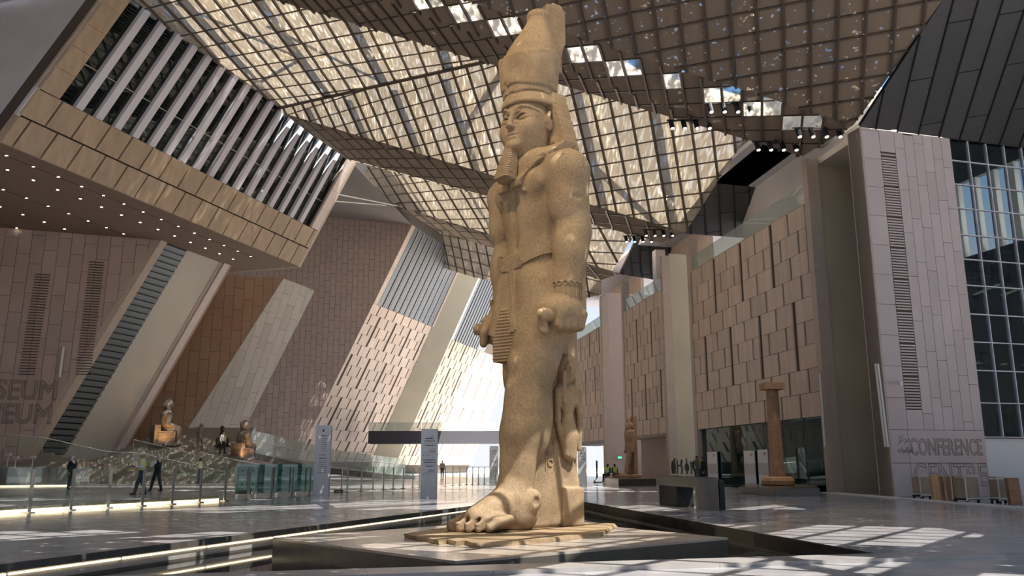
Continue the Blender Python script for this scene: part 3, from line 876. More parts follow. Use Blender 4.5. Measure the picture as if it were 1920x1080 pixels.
clad(box, BX(0, 0, -.25), W_DIR, S_DIR, NB, [(ur, WIN0), (u_far, WIN0), (u_far, BH), (ur, BH)], cells, .02, .25, 'stone_pink', 'stone_slab')
# near face (plain), far end, soffit
m = MB(); m.prism([BX(u_near, 0, 0), BX(u_near, BH, 0), BX(u_near, BH, 0) + DEP * 22 - W_DIR * 0, BX(u_near, 0, 0) + DEP * 22], W_DIR * .24); m.build('near_face', 'plaster_gray', box)
m = MB(); m.prism([BX(u_far, 0, 0), BX(u_far, BH, 0), BX(u_far, BH, 0) + DEP * 10, BX(u_far, 0, 0) + DEP * 10], W_DIR * .3); m.build('far_face', 'stone_trim', box)
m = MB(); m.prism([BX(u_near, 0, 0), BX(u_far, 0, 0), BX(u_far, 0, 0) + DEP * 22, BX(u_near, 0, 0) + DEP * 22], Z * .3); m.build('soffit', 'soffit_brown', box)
m = MB(); m.prism([BX(u_near, BH, 0), BX(u_far, BH, 0), BX(u_far, BH, 0) + DEP * 22, BX(u_near, BH, 0) + DEP * 22], Z * .3); m.build('roof_deck', 'plaster_gray', box)
# windows and fins
nf = 18; st = (ur - ul) / nf
for i in range(nf):
    for (va, vb) in ((WIN0, WIN0 + 2.6), (WIN0 + 2.6, WIN1)):
        m = MB(); m.prism([BX(ul + i * st + .05, va + .04, -.45), BX(ul + (i + 1) * st - .02, va + .04, -.45), BX(ul + (i + 1) * st - .02, vb - .04, -.45), BX(ul + i * st + .05, vb - .04, -.45)], NB * .03); m.build('window_pane', 'glass_window', box)
    m = MB(); m.bar(BX(ul + i * st, WIN0 + 2.6, -.42), BX(ul + (i + 1) * st, WIN0 + 2.6, -.42), .05, .07, NB); m.build('window_rail', 'steel_light', box)
    if i > 0:
        u = ul + i * st
        m = MB(); m.prism([BX(u - .30, WIN0, -.42), BX(u + .26, WIN0, -.42), BX(u + .26, WIN0, -.12), BX(u - .30, WIN0, -.12)], S_DIR * (WIN1 - WIN0 + .3)); m.build('window_fin', 'fin_metal', box)
m = MB(); m.prism([BX(ul, WIN0, -1.6), BX(ur, WIN0, -1.6), BX(ur, WIN1, -1.6), BX(ul, WIN1, -1.6)], NB * .05); m.build('window_backing', 'black_matte', box)
# recessed downlights in the soffit: rows run along the box
rowpix = [(12, 292, 470, 481), (14, 319, 437, 486), (6, 356, 346, 481), (0, 388, 253, 475), (31, 428, 160, 470), (28, 454, 28, 454)]
for ri, (xa, ya, xb, yb) in enumerate(rowpix):
    a, b = on_z(xa, ya, SOFFIT_Z - .01), on_z(xb, yb, SOFFIT_Z - .01)
    n_ = max(1, int(round((b - a).length / 1.9)))
    for i in range(n_ + 1):
        p = a + (b - a) * (i / n_)
        m = MB(); m.lathe([(.08, 0), (.08, .02)], p, 10); m.build('downlight', 'downlight', box)
        if n_ == 1 and (b - a).length < .1: break
    if ri in (0, 2, 4):
        d = (b - a).normalized()
        m = MB(); m.bar(a - d * 6, b + d * 1.0, .04, .02); m.build('soffit_groove', 'stone_dark_gap', box)

# the wall that carries the museum name, under the box
mus = struct('wall_left', 'stone-tiled wall with carved museum lettering and two louvre strips below the box', 'wall')
n1, n2 = onLW(280, 487), onLW(90, 850)
NE = lambda v: n1 + S_DIR * (v - n1.z)                       # its leaning edge, v = height
NQL = Vector((QL_DIR.y, -QL_DIR.x, 0)); NQL = NQL if NQL.y < 0 else -NQL
VM = S_DIR
NM = QL_DIR.cross(VM).normalized(); NM = NM if NM.y < 0 else -NM
def MU(u, v, out=0.0): return NE(v) - QL_DIR * u + NM * out
MW, MH = 34.0, SOFFIT_Z + .1
m = MB(); m.prism([MU(0, 0, -.08), MU(MW, 0, -.08), MU(MW, MH, -.08), MU(0, MH, -.08)], NM * -.8); m.build('core', 'stone_dark_gap', mus)
# louvre strips run straight up: measured on the wall face
def mus_uv(x, y):
    p = on_plane(x, y, n1, NM); v = p.z; return ((NE(v) - p).dot(QL_DIR), v)
strips = []
for (xa, ya, xb, yb, wd) in ((182, 487, 156, 702, 1.05), (81, 510, 50, 702, 1.05)):
    strips.append((mus_uv(xa, ya), mus_uv(xb, yb), wd))
tile_plane(mus, [MU(.45, 0), MU(MW, 0), MU(MW, MH), MU(.45, MH)], QL_DIR, NM, .92, 2.3, 'stone_tile', 220, seed=11)
for ((ua, va), (ub, vb), wd) in strips:
    n_ = int((va - vb) / .21)
    for i in range(n_):
        t = i / n_; u, v = ub + (ua - ub) * t, vb + (va - vb) * t
        m = MB(); m.bar(MU(u - wd / 2, v, .02), MU(u + wd / 2, v, .02), .06, .085, NM); m.build('slat', 'stone_dark_gap', mus)
m = MB(); m.prism([MU(0, 0, -.6), MU(.45, 0, -.6), MU(.45, MH, -.6), MU(0, MH, -.6)], NM * .62); m.build('edge_trim', 'stone_trim', mus)
u_m, v_m = mus_uv(108, 752)
VT = NM.cross(QL_DIR); VT = VT if VT.z > 0 else -VT
outline_text('carved_letters', 'MUSEUM', 2.0, MU(u_m + 6.75, v_m + .1, .03), QL_DIR, VT, NM, 'carved_line', mus, .045, .85)
outline_text('carved_letters', 'MUSEUM', 2.0, MU(u_m + 6.15, v_m - 1.65, .03), QL_DIR, VT, NM, 'carved_line', mus, .045, .85)
pa, pb = on_plane(119, 650, n1 + NM * .3, NM), on_plane(111, 708, n1 + NM * .3, NM)
MB().tube([pa, pb], .13, 10).build('wall_lamp_tube', 'steel_light', mus)
# its hall-side end: louvres, cream band, pink edge
def LWu(x, y):
    p = onLW(x, y); return (p - S_DIR * p.z - G0).dot(W_DIR)
def LWP(u, v, out=0.0): return G0 + W_DIR * u + S_DIR * v + N_HALL_L * out
e = [LWu(280, 487), LWu(294, 488), LWu(341, 491), LWu(413, 495), LWu(419, 496), LWu(431, 497)]
top = SOFFIT_Z + .05
def lw_panel(parent, ua, ub, va, vb, name, mat, out=0.0, th=.4):
    m = MB(); m.prism([LWP(ua, va, out - th), LWP(ub, va, out - th), LWP(ub, vb, out - th), LWP(ua, vb, out - th)], N_HALL_L * th); return m.build(name, mat, parent)
lw_panel(mus, e[0], e[1], 0, top, 'edge_return', 'stone_trim')
lw_panel(mus, e[1], e[2], 0, top, 'louvre_backing', 'black_matte', -.3, .1)
v = .6; i = 0
while v < top - .3:
    m = MB(); m.prism([LWP(e[1], v, -.28), LWP(e[2], v, -.28), LWP(e[2], v + .40, -.10), LWP(e[1], v + .40, -.10)], N_HALL_L * .05); m.build('louvre_blade', 'louver_gray', mus)
    v += .47
lw_panel(mus, e[2], e[3], 0, top, 'plaster_band', 'plaster_cream', -.15)
lw_panel(mus, e[3], e[4], 0, top, 'edge_groove', 'stone_trim', -.1)
lw_panel(mus, e[4], e[5], 0, top, 'edge_fascia', 'stone_pink', .02)
m = MB(); m.prism([LWP(e[5], 0, 0), LWP(e[5], top, 0), LWP(e[5], top, 0) + DEP * 24, LWP(e[5], 0, 0) + DEP * 24], W_DIR * .3); m.build('back_face', 'stone_tile_lamplit', mus)

# brown wall behind it
brn = struct('wall_left_2', 'warm brown tiled wall leaning behind the seated statues', 'wall')
B1, B2 = onLW(545, 500), onLW(360, 790)
S2 = (B1 - B2) / (B1.z - B2.z)
NB2 = QL_DIR.cross(S2).normalized(); NB2 = NB2 if NB2.y < 0 else -NB2
def BU(u, v, out=0.0): return B2 + S2 * (v - B2.z) - QL_DIR * u + NB2 * out
lx = on_plane(338, 790, B2, NB2); 
BWid = 17.0
m = MB(); m.prism([BU(0, 0, -.06), BU(BWid, 0, -.06), BU(BWid, 19.6, -.06), BU(0, 19.6, -.06)], NB2 * -.6); m.build('core', 'stone_dark_gap', brn)
tile_plane(brn, [BU(0, 0), BU(BWid, 0), BU(BWid, 19.6), BU(0, 19.6)], QL_DIR, NB2, .9, 2.2, 'stone_tile_lamplit', 160, seed=5)
G1, G2 = onLW(590, 508), onLW(470, 800)
m = MB(); m.prism([BU(0, 0, 0), BU(0, 19.6, 0), BU(0, 19.6, 0) + W_DIR * 6 , BU(0, 0, 0) + W_DIR * 9], DEP * .5); m.build('hall_end', 'stone_dark_gap', brn)
he = [BU(0, 0, 0), BU(0, 19.6, 0), BU(0, 19.6, 0) + W_DIR * 6, BU(0, 0, 0) + W_DIR * 9]
hn = (he[1] - he[0]).cross(he[3] - he[0]).normalized(); hn = hn if hn.x > 0 else -hn
tile_plane(brn, [p + hn * .06 for p in he], W_DIR, hn, 1.3, 2.6, 'stone_tile_dull', 80, seed=9)

# big mauve-brown leaning wall with its slotted hall face
wc = struct('wall_left_3', 'large leaning wall of small mauve-brown tiles with slotted pale panels and louvred windows on its edge', 'wall')
C1, C2 = onLW(767, 425), onLW(606, 770)
uC = LWu(690, 590); 
uC = (LWu(767, 425) + LWu(606, 770)) / 2
uCf = (LWu(862, 500) + LWu(745, 770)) / 2
CH = C1.z + .4
NC = NM
def CU(u, v, out=0.0): return LWP(uC, v) - QL_DIR * u + NM * out
CW = 26.0
m = MB(); m.prism([CU(0, 0, -.06), CU(CW, 0, -.06), CU(CW, CH, -.06), CU(0, CH, -.06)], NM * -.8); m.build('core', 'stone_dark_gap', wc)
tile_plane(wc, [CU(0, 0), CU(CW, 0), CU(CW, CH), CU(0, CH)], QL_DIR, NM, .66, 1.45, 'stone_tile', 300, seed=8)
LCZ = onLW(712, 573).z
len_c = uCf - uC
m = MB(); m.prism([LWP(uC, 0, -.3), LWP(uCf, 0, -.3), LWP(uCf, LCZ, -.3), LWP(uC, LCZ, -.3)], N_HALL_L * -.4); m.build('backing', 'stone_dark_gap', wc)
nr = 15
panel_wall(wc, LWP(uC, 0, -.28), W_DIR, S_DIR, N_HALL_L, len_c, LCZ - nr * 1.27, nr, 1.27, 2.35, phase=2, slot=.26, lslot=.5, per=2.0)
lw_panel(wc, uC, uC + .9, LCZ, CH, 'edge_band', 'stone_panel', .02, .5)
lw_panel(wc, uCf - .6, uCf, LCZ, CH, 'edge_band', 'stone_trim', .02, .5)
lw_panel(wc, uC + .9, uCf - .6, LCZ, CH, 'louvre_backing', 'black_matte', -.5, .1)
nl = 11; st = (uCf - uC - 1.5) / nl
for i in range(nl):
    u = uC + .9 + (i + .22) * st
    m = MB(); m.prism([LWP(u, LCZ, -.35), LWP(u + st * .60, LCZ, -.35), LWP(u + st * .60, LCZ, .0), LWP(u, LCZ, .0)], S_DIR * (CH - LCZ)); m.build('window_fin', 'louver_dark', wc)
    m = MB(); m.prism([LWP(u - st * .14, LCZ, -.1), LWP(u - st * .08, LCZ, -.1), LWP(u - st * .08, LCZ, .0), LWP(u - st * .14, LCZ, .0)], S_DIR * (CH - LCZ)); m.build('window_rod', 'steel_white', wc)

# next leaning block: plain olive end, louvres and pale panels towards the bright exit
wd = struct('wall_left_4', 'far leaning wall block with plain olive end and slotted pale panels by the bright exit', 'wall')
ND = on_plane(745, 770, LWP(uCf, 5), NM)
d1 = LWP(uCf, 0)
DW = (on_plane(786, 770, d1, NM) - d1 - S_DIR * on_plane(786, 770, d1, NM).z).dot(QL_DIR)
def DU(u, v, out=0.0): return d1 + S_DIR * v + QL_DIR * u + NM * out
m = MB(); m.prism([DU(-.2, 0), DU(DW, 0), DU(DW, CH - 1.5), DU(-.2, CH - 1.5)], NM * -.6); m.build('end_wall', 'plaster_olive', wd)
def DP(u, v, out=0.0): return DU(DW, v) + W_DIR * u + N_HALL_L * out
DL, DZ = 30.0, 19.0
m = MB(); m.prism([DP(.3, 0, -.3), DP(DL, 0, -.3), DP(DL, CH, -.3), DP(.3, CH, -.3)], N_HALL_L * -.4); m.build('backing', 'stone_dark_gap', wd)
panel_wall(wd, DP(0, 0, -.28), W_DIR, S_DIR, N_HALL_L, DL, DZ - 14 * 1.27, 14, 1.27, 2.35, phase=1, slot=.26, lslot=.5)
m = MB(); m.prism([DP(0, DZ, -.3), DP(.8, DZ, -.3), DP(.8, CH, -.3), DP(0, CH, -.3)], N_HALL_L * .32); m.build('edge_band', 'stone_pink', wd)
for i in range(14):
    u = .9 + i * 1.0
    m = MB(); m.prism([DP(u, DZ, -.3), DP(u + .6, DZ, -.3), DP(u + .6, DZ, .0), DP(u, DZ, .0)], S_DIR * (CH - DZ)); m.build('window_fin', 'louver_dark', wd)

# ------------------------------------------------------------------ the folded roof: fields of mesh panels between dark bars
def facet(name, label, base, corners_px, lat, mat, depth=.05, bar=.09, crossbar=.06, limit=300, beams=0, rng=(-60, 60, -60, 60), plane_n=None, extra_pts=(), cat='ceiling', gapmat='bronze_bar', stagger=False, panel='mesh_panel', matfn=None, into=None):
    """base: three points of the plane; corners by picture place on that plane; lat: three picture places giving the module"""
    b0, b1, b2 = [Vector(p) for p in base]
    n = (b1 - b0).cross(b2 - b0).normalized()
    if n.z < 0: n = -n                                       # upwards
    pts = [on_plane(x, y, b0, n) for x, y in corners_px] + [Vector(p) for p in extra_pts]
    U = (b1 - b0).normalized(); V = n.cross(U)
    uv = lambda p: ((p - b0).dot(U), (p - b0).dot(V))
    poly = ccw([uv(p) for p in pts])
    l0, l1, l2 = [uv(on_plane(x, y, b0, n)) for x, y in lat]
    e1 = (l1[0] - l0[0], l1[1] - l0[1]); e2 = (l2[0] - l0[0], l2[1] - l0[1])
    s = into or struct(name, label, cat)
    cells = lattice(l0, e1, e2, *rng)
    if stagger: cells = [(c[0] + e2[0] * .5 * (i_ % 2), c[1] + e2[1] * .5 * (i_ % 2), c[2], c[3]) for c, i_ in zip(cells, [i for i in range(rng[0], rng[1]) for j in range(rng[2], rng[3])])]
    if stagger:
        m = MB(); m.prism([b0 + U * p[0] + V * p[1] + n * .12 for p in poly], n * .05); m.build('backing_sheet', 'charcoal_gap', s)
    sets = {}
    for c in cells: sets.setdefault(matfn(b0 + U * c[0] + V * c[1]) if matfn else mat, []).append(c)
    for mt, cs in sets.items():
        clad(s, b0, U, V, n, poly, cs, .05, .006 if not stagger else .05, mt, panel, limit=limit if mt == mat else 40, min_area=.02)
    # bars along both directions, hung just under the panels
    def lines(ea, eb, i0, i1, w, h, nm):
        for i in range(i0, i1):
            a = (l0[0] + i * ea[0] - 300 * eb[0], l0[1] + i * ea[1] - 300 * eb[1]); b = (l0[0] + i * ea[0] + 300 * eb[0], l0[1] + i * ea[1] + 300 * eb[1])
            t0, t1 = 0.0, 1.0; ok = True
            for k in range(len(poly)):
                p, q = poly[k], poly[(k + 1) % len(poly)]
                f = lambda z: (q[0] - p[0]) * (z[1] - p[1]) - (q[1] - p[1]) * (z[0] - p[0])
                fa, fb = f(a), f(b)
                if fa < 0 and fb < 0: ok = False; break
                if fa < 0: t0 = max(t0, fa / (fa - fb))
                elif fb < 0: t1 = min(t1, fa / (fa - fb))
            if ok and t1 - t0 > 1e-5:
                A = (a[0] + (b[0] - a[0]) * t0, a[1] + (b[1] - a[1]) * t0); B = (a[0] + (b[0] - a[0]) * t1, a[1] + (b[1] - a[1]) * t1)
                m = MB(); m.bar(b0 + U * A[0] + V * A[1] - n * h / 2, b0 + U * B[0] + V * B[1] - n * h / 2, w, h, n); m.build(nm, gapmat, s)
    if bar: lines(e1, e2, rng[0], rng[1], bar, bar * 1.2, 'main_bar')
    if crossbar: lines(e2, e1, rng[2], rng[3], crossbar, crossbar, 'cross_bar')
    # steel trusses above the panels
    if beams:
        for i in range(rng[0], rng[1], beams):
            a = (l0[0] + (i + .5) * e1[0] - 300 * e2[0], l0[1] + (i + .5) * e1[1] - 300 * e2[1]); b = (l0[0] + (i + .5) * e1[0] + 300 * e2[0], l0[1] + (i + .5) * e1[1] + 300 * e2[1])
            seg = clip_seg(a, b, poly)
            if seg:
                A, B = [b0 + U * q[0] + V * q[1] + n * 1.3 for q in seg]
                m = MB(); m.bar(A, B, .55, .7, n); 
                ln = (B - A).length; k = int(ln / 5)
                m.build('roof_beam', 'steel_white', s)
                sd_ = n.cross((B - A).normalized()) * ((e1[0] ** 2 + e1[1] ** 2) ** .5) * beams
                for j in range(k):
                    p = A + (B - A) * (j / k); q = A + (B - A) * ((j + 1) / k) + sd_ * (1 if j % 2 else 1)
                    uvq, uvp = uv(q), uv(p)
                    if j % 2: p, q = p + sd_, q - sd_; uvq, uvp = uv(q), uv(p)
                    if inside(uvq, poly) and inside(uvp, poly):
                        mm = MB(); mm.bar(p, q, .32, .35, n); mm.build('roof_brace', 'steel_white', s)
    return s, b0, n, poly
def inside(p, poly):
    return all((poly[(k + 1) % len(poly)][0] - poly[k][0]) * (p[1] - poly[k][1]) - (poly[(k + 1) % len(poly)][1] - poly[k][1]) * (p[0] - poly[k][0]) >= 0 for k in range(len(poly)))
def clip_seg(a, b, poly):
    t0, t1 = 0.0, 1.0
    for k in range(len(poly)):
        p, q = poly[k], poly[(k + 1) % len(poly)]
        f = lambda z: (q[0] - p[0]) * (z[1] - p[1]) - (q[1] - p[1]) * (z[0] - p[0])
        fa, fb = f(a), f(b)
        if fa < 0 and fb < 0: return None
        if fa < 0: t0 = max(t0, fa / (fa - fb))
        elif fb < 0: t1 = min(t1, fa / (fa - fb))
    if t1 - t0 < 1e-5: return None
    return ((a[0] + (b[0] - a[0]) * t0, a[1] + (b[1] - a[1]) * t0), (a[0] + (b[0] - a[0]) * t1, a[1] + (b[1] - a[1]) * t1))

R0r, R0l = onR(1600, 235), onLB(-223, -352)
V1r, V1l = onR(1505, 293), onLB(75, -130)
R2r, R2l = onR(1285, 436), onLB(530, 212)
V2r, V2l = onR(1240, 455), onLB(648, 297)
R3r, R3l = onR(1163, 513), onLW(740, 385)
V3r, V3l = onR(1128, 525), onLW(822, 434)
Bv = Vector((518, 1783, -906)).normalized()
B2v = Vector((655, 1882, -1366)).normalized()
T0 = P0 + Z * TH
nS0 = Q_DIR.cross(Bv).normalized()
X0 = on_plane(1770, 0, T0, nS0)
def sun_patch_panel(p):
    # panels out of view opened to drop sun patches, kept shut above the statue
    if p.y > 22 or math.hypot(p.x - 10.3, p.y - 8.8) < 5.0: return 'roof_dark'
    return 'roof_sun_gap' if math.sin(p.x * .42 + p.y * .2 + .6) + math.sin(p.y * .55 - p.x * .12 + 1.0) > -.28 else 'roof_dark'
# nearest field over the entrance (dark mesh), and the charcoal soffit right of it
nF0 = (R0l - R0r).cross(X0 - R0r).normalized()
up0 = [on_plane(1475, 0, R0r, nF0), on_plane(1475, 200, R0r, nF0)]
d0 = (up0[0] - up0[1]).normalized()
print('F0', R0r, R0l, X0, d0)
def ZS0(x, y): return Vector((x, y, T0.z - (nS0.x * (x - T0.x) + nS0.y * (y - T0.y)) / nS0.z))
XR = R0r + (X0 - R0r).normalized() * 66
facet('ceiling_1', 'nearest dark bronze mesh ceiling field with a fine bar grid, top right of the hall', (R0r, R0l, X0), [(1600, 235)], [(1421, 60), (1470, 51), (1423, 100)], 'roof_dark', bar=.10, crossbar=.08, beams=4, rng=(-45, 30, -60, 12), matfn=sun_patch_panel, extra_pts=(R0l, R0l + d0 * 62, XR))
facet('ceiling_2', 'flat charcoal metal soffit panels above the curtain glazing', (T0, T0 + Q_DIR * 5, X0), [(1612, 238)], [(1680, 60), (1728, 52), (1640, 250)], 'charcoal_panel', bar=.05, crossbar=0, rng=(-10, 60, -24, 8), extra_pts=(T0 + Q_DIR * (TW + GL), ZS0(46, -26), ZS0(XR.x, XR.y)), gapmat='charcoal_gap', stagger=True, panel='soffit_panel')
# first long fold
def fold(name, label, Rr_, Rl_, Vr_, Vl_, lat, mfn=None):
    s = facet(name, label, (Rr_, Rl_, Vr_), [], lat, 'roof_band', bar=.10, crossbar=.05, rng=(-90, 90, -90, 90), extra_pts=(Rr_, Rl_, Vr_), matfn=mfn)[0]
    facet(name, label, (Rl_, Vl_, Vr_), [], lat, 'roof_band', bar=.10, crossbar=.05, rng=(-90, 90, -90, 90), extra_pts=(Rl_, Vl_, Vr_), matfn=mfn, into=s)
    return s
def sky_strip(p):
    d = (R0l - R0r).normalized(); v = p - R0r; off = (v - d * v.dot(d)).length
    return 'roof_sky' if .55 < off < 1.75 and 1.5 < v.dot(d) < 23 else 'roof_band'
def close_up(s, pts, mat):  # unseen sheets added behind the folds to stop sun leaks
    m = MB()
    for i in range(1, len(pts) - 1): m.poly([pts[0], pts[i], pts[i + 1]])
    m.build('fold_back', mat, s)
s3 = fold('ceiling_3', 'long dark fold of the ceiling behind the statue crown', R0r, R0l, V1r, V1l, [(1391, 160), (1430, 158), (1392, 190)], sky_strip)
# bright field behind it: two slopes meeting at a crease
nF2 = (R2l - R2r).cross(B2v).normalized()
b2 = R2r + B2v * -5
Q1, Q2 = on_plane(512, 202, R2r, nF2), on_plane(905, 113, R2r, nF2)
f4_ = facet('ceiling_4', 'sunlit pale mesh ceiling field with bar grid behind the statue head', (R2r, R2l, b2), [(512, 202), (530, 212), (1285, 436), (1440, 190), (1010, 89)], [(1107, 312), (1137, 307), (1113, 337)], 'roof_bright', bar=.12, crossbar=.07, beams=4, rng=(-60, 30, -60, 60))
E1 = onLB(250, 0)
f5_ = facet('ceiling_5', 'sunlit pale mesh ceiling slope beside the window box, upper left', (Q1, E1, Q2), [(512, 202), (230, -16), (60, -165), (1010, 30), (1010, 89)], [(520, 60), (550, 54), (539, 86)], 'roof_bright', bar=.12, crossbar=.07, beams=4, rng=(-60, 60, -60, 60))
cr = struct('trim_3', 'thin dark tube along the crease of the bright ceiling', 'tube')
MB().tube([Q1 - Z * .15, Q2 + (Q2 - Q1) * .1 - Z * .15], .13, 8).build('crease_tube', 'bronze_bar', cr)
# second fold and the field behind it
fp = lambda f, x, y: on_plane(x, y, f[1], f[2])
close_up(s3, [V1r, fp(f4_, 1440, 190), fp(f4_, 1010, 89), fp(f5_, 1010, 30), fp(f5_, 60, -165), V1l], 'roof_bright')
s6 = fold('ceiling_6', 'second narrow brown fold of the ceiling, at the height of the statue shoulder', R2r, R2l, V2r, V2l, [(880, 335), (905, 336), (893, 352)])
nF4 = (R3l - R3r).cross(B2v).normalized()
f7_ = facet('ceiling_7', 'small sunlit mesh ceiling field below the second fold', (R3r, R3l, R3r - B2v * 5), [(655, 300), (740, 385), (1163, 513), (1187, 445), (1215, 400), (700, 250)], [(800, 340), (825, 337), (811, 358)], 'roof_bright', bar=.13, crossbar=.08, beams=4, rng=(-70, 70, -60, 60))
close_up(s6, [V2r, fp(f7_, 1215, 400), fp(f7_, 700, 250), fp(f7_, 655, 300), V2l], 'roof_bright')
s8 = fold('ceiling_8', 'third narrow brown fold of the ceiling beside the far louvred wall', R3r, R3l, V3r, V3l, [(880, 435), (905, 437), (893, 448)])
R4r, R4l = onR(1085, 560), onLW(905, 520)
facet('ceiling_9', 'far pale ceiling field above the bright exit', (V3r + Z * 4, V3l + Z * 3, R4r), [(740, 372), (1128, 490), (1128, 552), (1085, 562), (890, 520), (790, 490)], [(880, 470), (897, 474), (884, 490)], 'roof_bright', bar=.13, crossbar=.08, beams=0, rng=(-90, 90, -60, 60))
# charcoal soffits above the right-hand blocks
for (pt, px, lat, lab, nm) in ((R2r, [(1284, 438), (1440, 190), (1610, 140), (1610, 462)], [(1345, 330), (1374, 327), (1350, 400)], 'charcoal metal soffit over the nearest right-hand wall block', 'ceiling_10'),
                           (R3r, [(1162, 514), (1215, 400), (1262, 380), (1262, 530)], [(1200, 470), (1218, 470), (1204, 515)], 'small charcoal metal soffit over the middle right-hand wall block', 'ceiling_11')):
    facet(nm, lab, (pt, pt + Q_DIR * 3, pt - B2v * 5), px, lat, 'charcoal_panel', bar=.05, crossbar=0, rng=(-50, 60, -40, 40), gapmat='charcoal_gap', stagger=True, panel='soffit_panel')
# unseen slabs added above the roof to stop sun leaking in
rr_ = struct('sun_block_right', 'plain roof slabs over the right-hand wall blocks and the far end', 'roof')
m = MB(); m.obox(Lr(3.5, .9, 18.9), A_DIR * 56, N_HALL_R * 26, Z * .3); m.build('sun_block_slab', 'plaster_gray', rr_)
m = MB(); m.obox(P0 + A_DIR * .25 + Q_DIR * .7 + Z * 15.46, A_DIR * 4.9, Q_DIR * 24, Z * .3); m.build('sun_block_slab', 'plaster_cream', rr_)  # pale underside also added to bounce light onto the olive wall
m = MB(); m.obox(Lr(.8, -.25, 16.55), A_DIR * 4.4, N_HALL_R * 1.6, Z * .2); m.build('sun_block_slab', 'charcoal_panel', rr_)
m = MB(); m.obox(Lr(3.0, .3, 18.9), A_DIR * 20, N_HALL_R * 3, Z * .3); m.build('sun_block_slab', 'plaster_gray', rr_)
m = MB(); m.box((-62, 20, 41), (-16.5, 52, 41.3)); m.build('sun_block_slab', 'plaster_gray', rr_)
m = MB(); m.box((-42, 88.5, 36), (2, 150, 36.3)); m.build('sun_block_slab', 'plaster_gray', rr_)
rl_ = struct('sun_block_left', 'plain roof slab over the court left of the window box', 'roof')
m = MB(); m.prism([(-56, -27, 33), (-24, -27, 33), (R0l.x + 1, R0l.y - 4, 33), (V1l.x + 1, V1l.y, 31.5), (onLB(200, -37)), (onLB(200, -37) + DEP * 30)], Z * .3); m.build('sun_block_slab', 'plaster_gray', rl_)
# dark soffit between the window box and the mauve wall
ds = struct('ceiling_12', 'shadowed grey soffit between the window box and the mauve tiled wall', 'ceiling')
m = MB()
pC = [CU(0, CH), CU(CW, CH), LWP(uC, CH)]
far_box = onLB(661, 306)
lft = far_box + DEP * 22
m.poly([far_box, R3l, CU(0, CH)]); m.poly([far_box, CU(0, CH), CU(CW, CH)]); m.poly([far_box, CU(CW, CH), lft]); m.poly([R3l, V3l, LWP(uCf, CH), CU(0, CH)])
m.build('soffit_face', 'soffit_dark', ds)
# thin tie rods under it
for (xa, ya, xb, yb) in ((632, 364, 745, 386), (625, 377, 725, 385)):
    MB().tube([at_depth(xa, ya, 78), at_depth(xb, yb, 92)], .06, 6).build('tie_rod', 'steel_white', ds)
# spotlight clusters hung from the folds
def spot_cluster(px, py, plane_p, plane_n, lab):
    p = on_plane(px, py, plane_p, plane_n) - Z * .35
    t = thing('spotlight_cluster', lab, 'spotlight', p, group='spotlight clusters on the ceiling folds')
    MB().bar((-1.1, 0, .25), (1.1, 0, .25), .06, .06).local('track', 'black_matte', t)
    MB().bar((0, 0, .25), (0, 0, .5), .05, .05, Vector((0, 1, 0))).local('hanger', 'black_matte', t)
    for i in range(4):
        x = -.9 + i * .6
        MB().tube([(x, 0, .22), (x + .05, -.12, -.22)], .12, 10).local('spotlight', 'black_matte', t)
        MB().tube([(x + .05, -.12, -.221), (x + .051, -.123, -.232)], .08, 10).local('lens', 'spot_lens', t)
nB1 = (R0l - R0r).cross(V1r - R0r).normalized(); nB2 = (R2l - R2r).cross(V2r - R2r).normalized()
for (x, y, p, n, lab) in ((1367, 190, R0r, nB1, 'four black spotlights on the first fold, highest of the clusters'), (1292, 222, R0r, nB1, 'four black spotlights on the first fold, left of the highest cluster'),
                      (1532, 236, R0r, nB1, 'four black spotlights on the first fold, right beside the tower top'), (1453, 262, R0r, nB1, 'four black spotlights at the lower edge of the first fold above the charcoal soffit'),
                      (1234, 428, R2r, nB2, 'four black spotlights on the second fold near the column head'), (1196, 440, R2r, nB2, 'four black spotlights on the second fold nearer the statue arm')):
    spot_cluster(x, y, p, n, lab)

# ------------------------------------------------------------------ bridge, ground and trees at the bright far end
br = struct('trim_4', 'dark footbridge with glass balustrade across the bright far exit', 'bridge')
bz0, bz1 = 3.85, 6.0
a, b = at_depth(690, 830, 104), at_depth(1140, 830, 104)
a.z = b.z = bz0
m = MB(); m.obox(a, b - a, Vector((0, 3, 0)), Z * 1.55); m.build('bridge_deck', 'slate', br)
n_ = 9
for i in range(n_):
    p = a + (b - a) * (i / n_)
    m = MB(); m.obox(p + Z * 1.56, (b - a) / n_ * .985, Vector((0, .03, 0)), Z * 1.05); m.build('glass_pane', 'glass_parapet', br)
gr = struct('ground', 'pale sunlit ground outside the far exit', 'ground')
m = MB(); m.prism([(-90, 130, 0), (90, 130, 0), (90, 420, 0), (-90, 420, 0)], (0, 0, -.3)); m.build('ground_slab', 'outside_ground', gr)

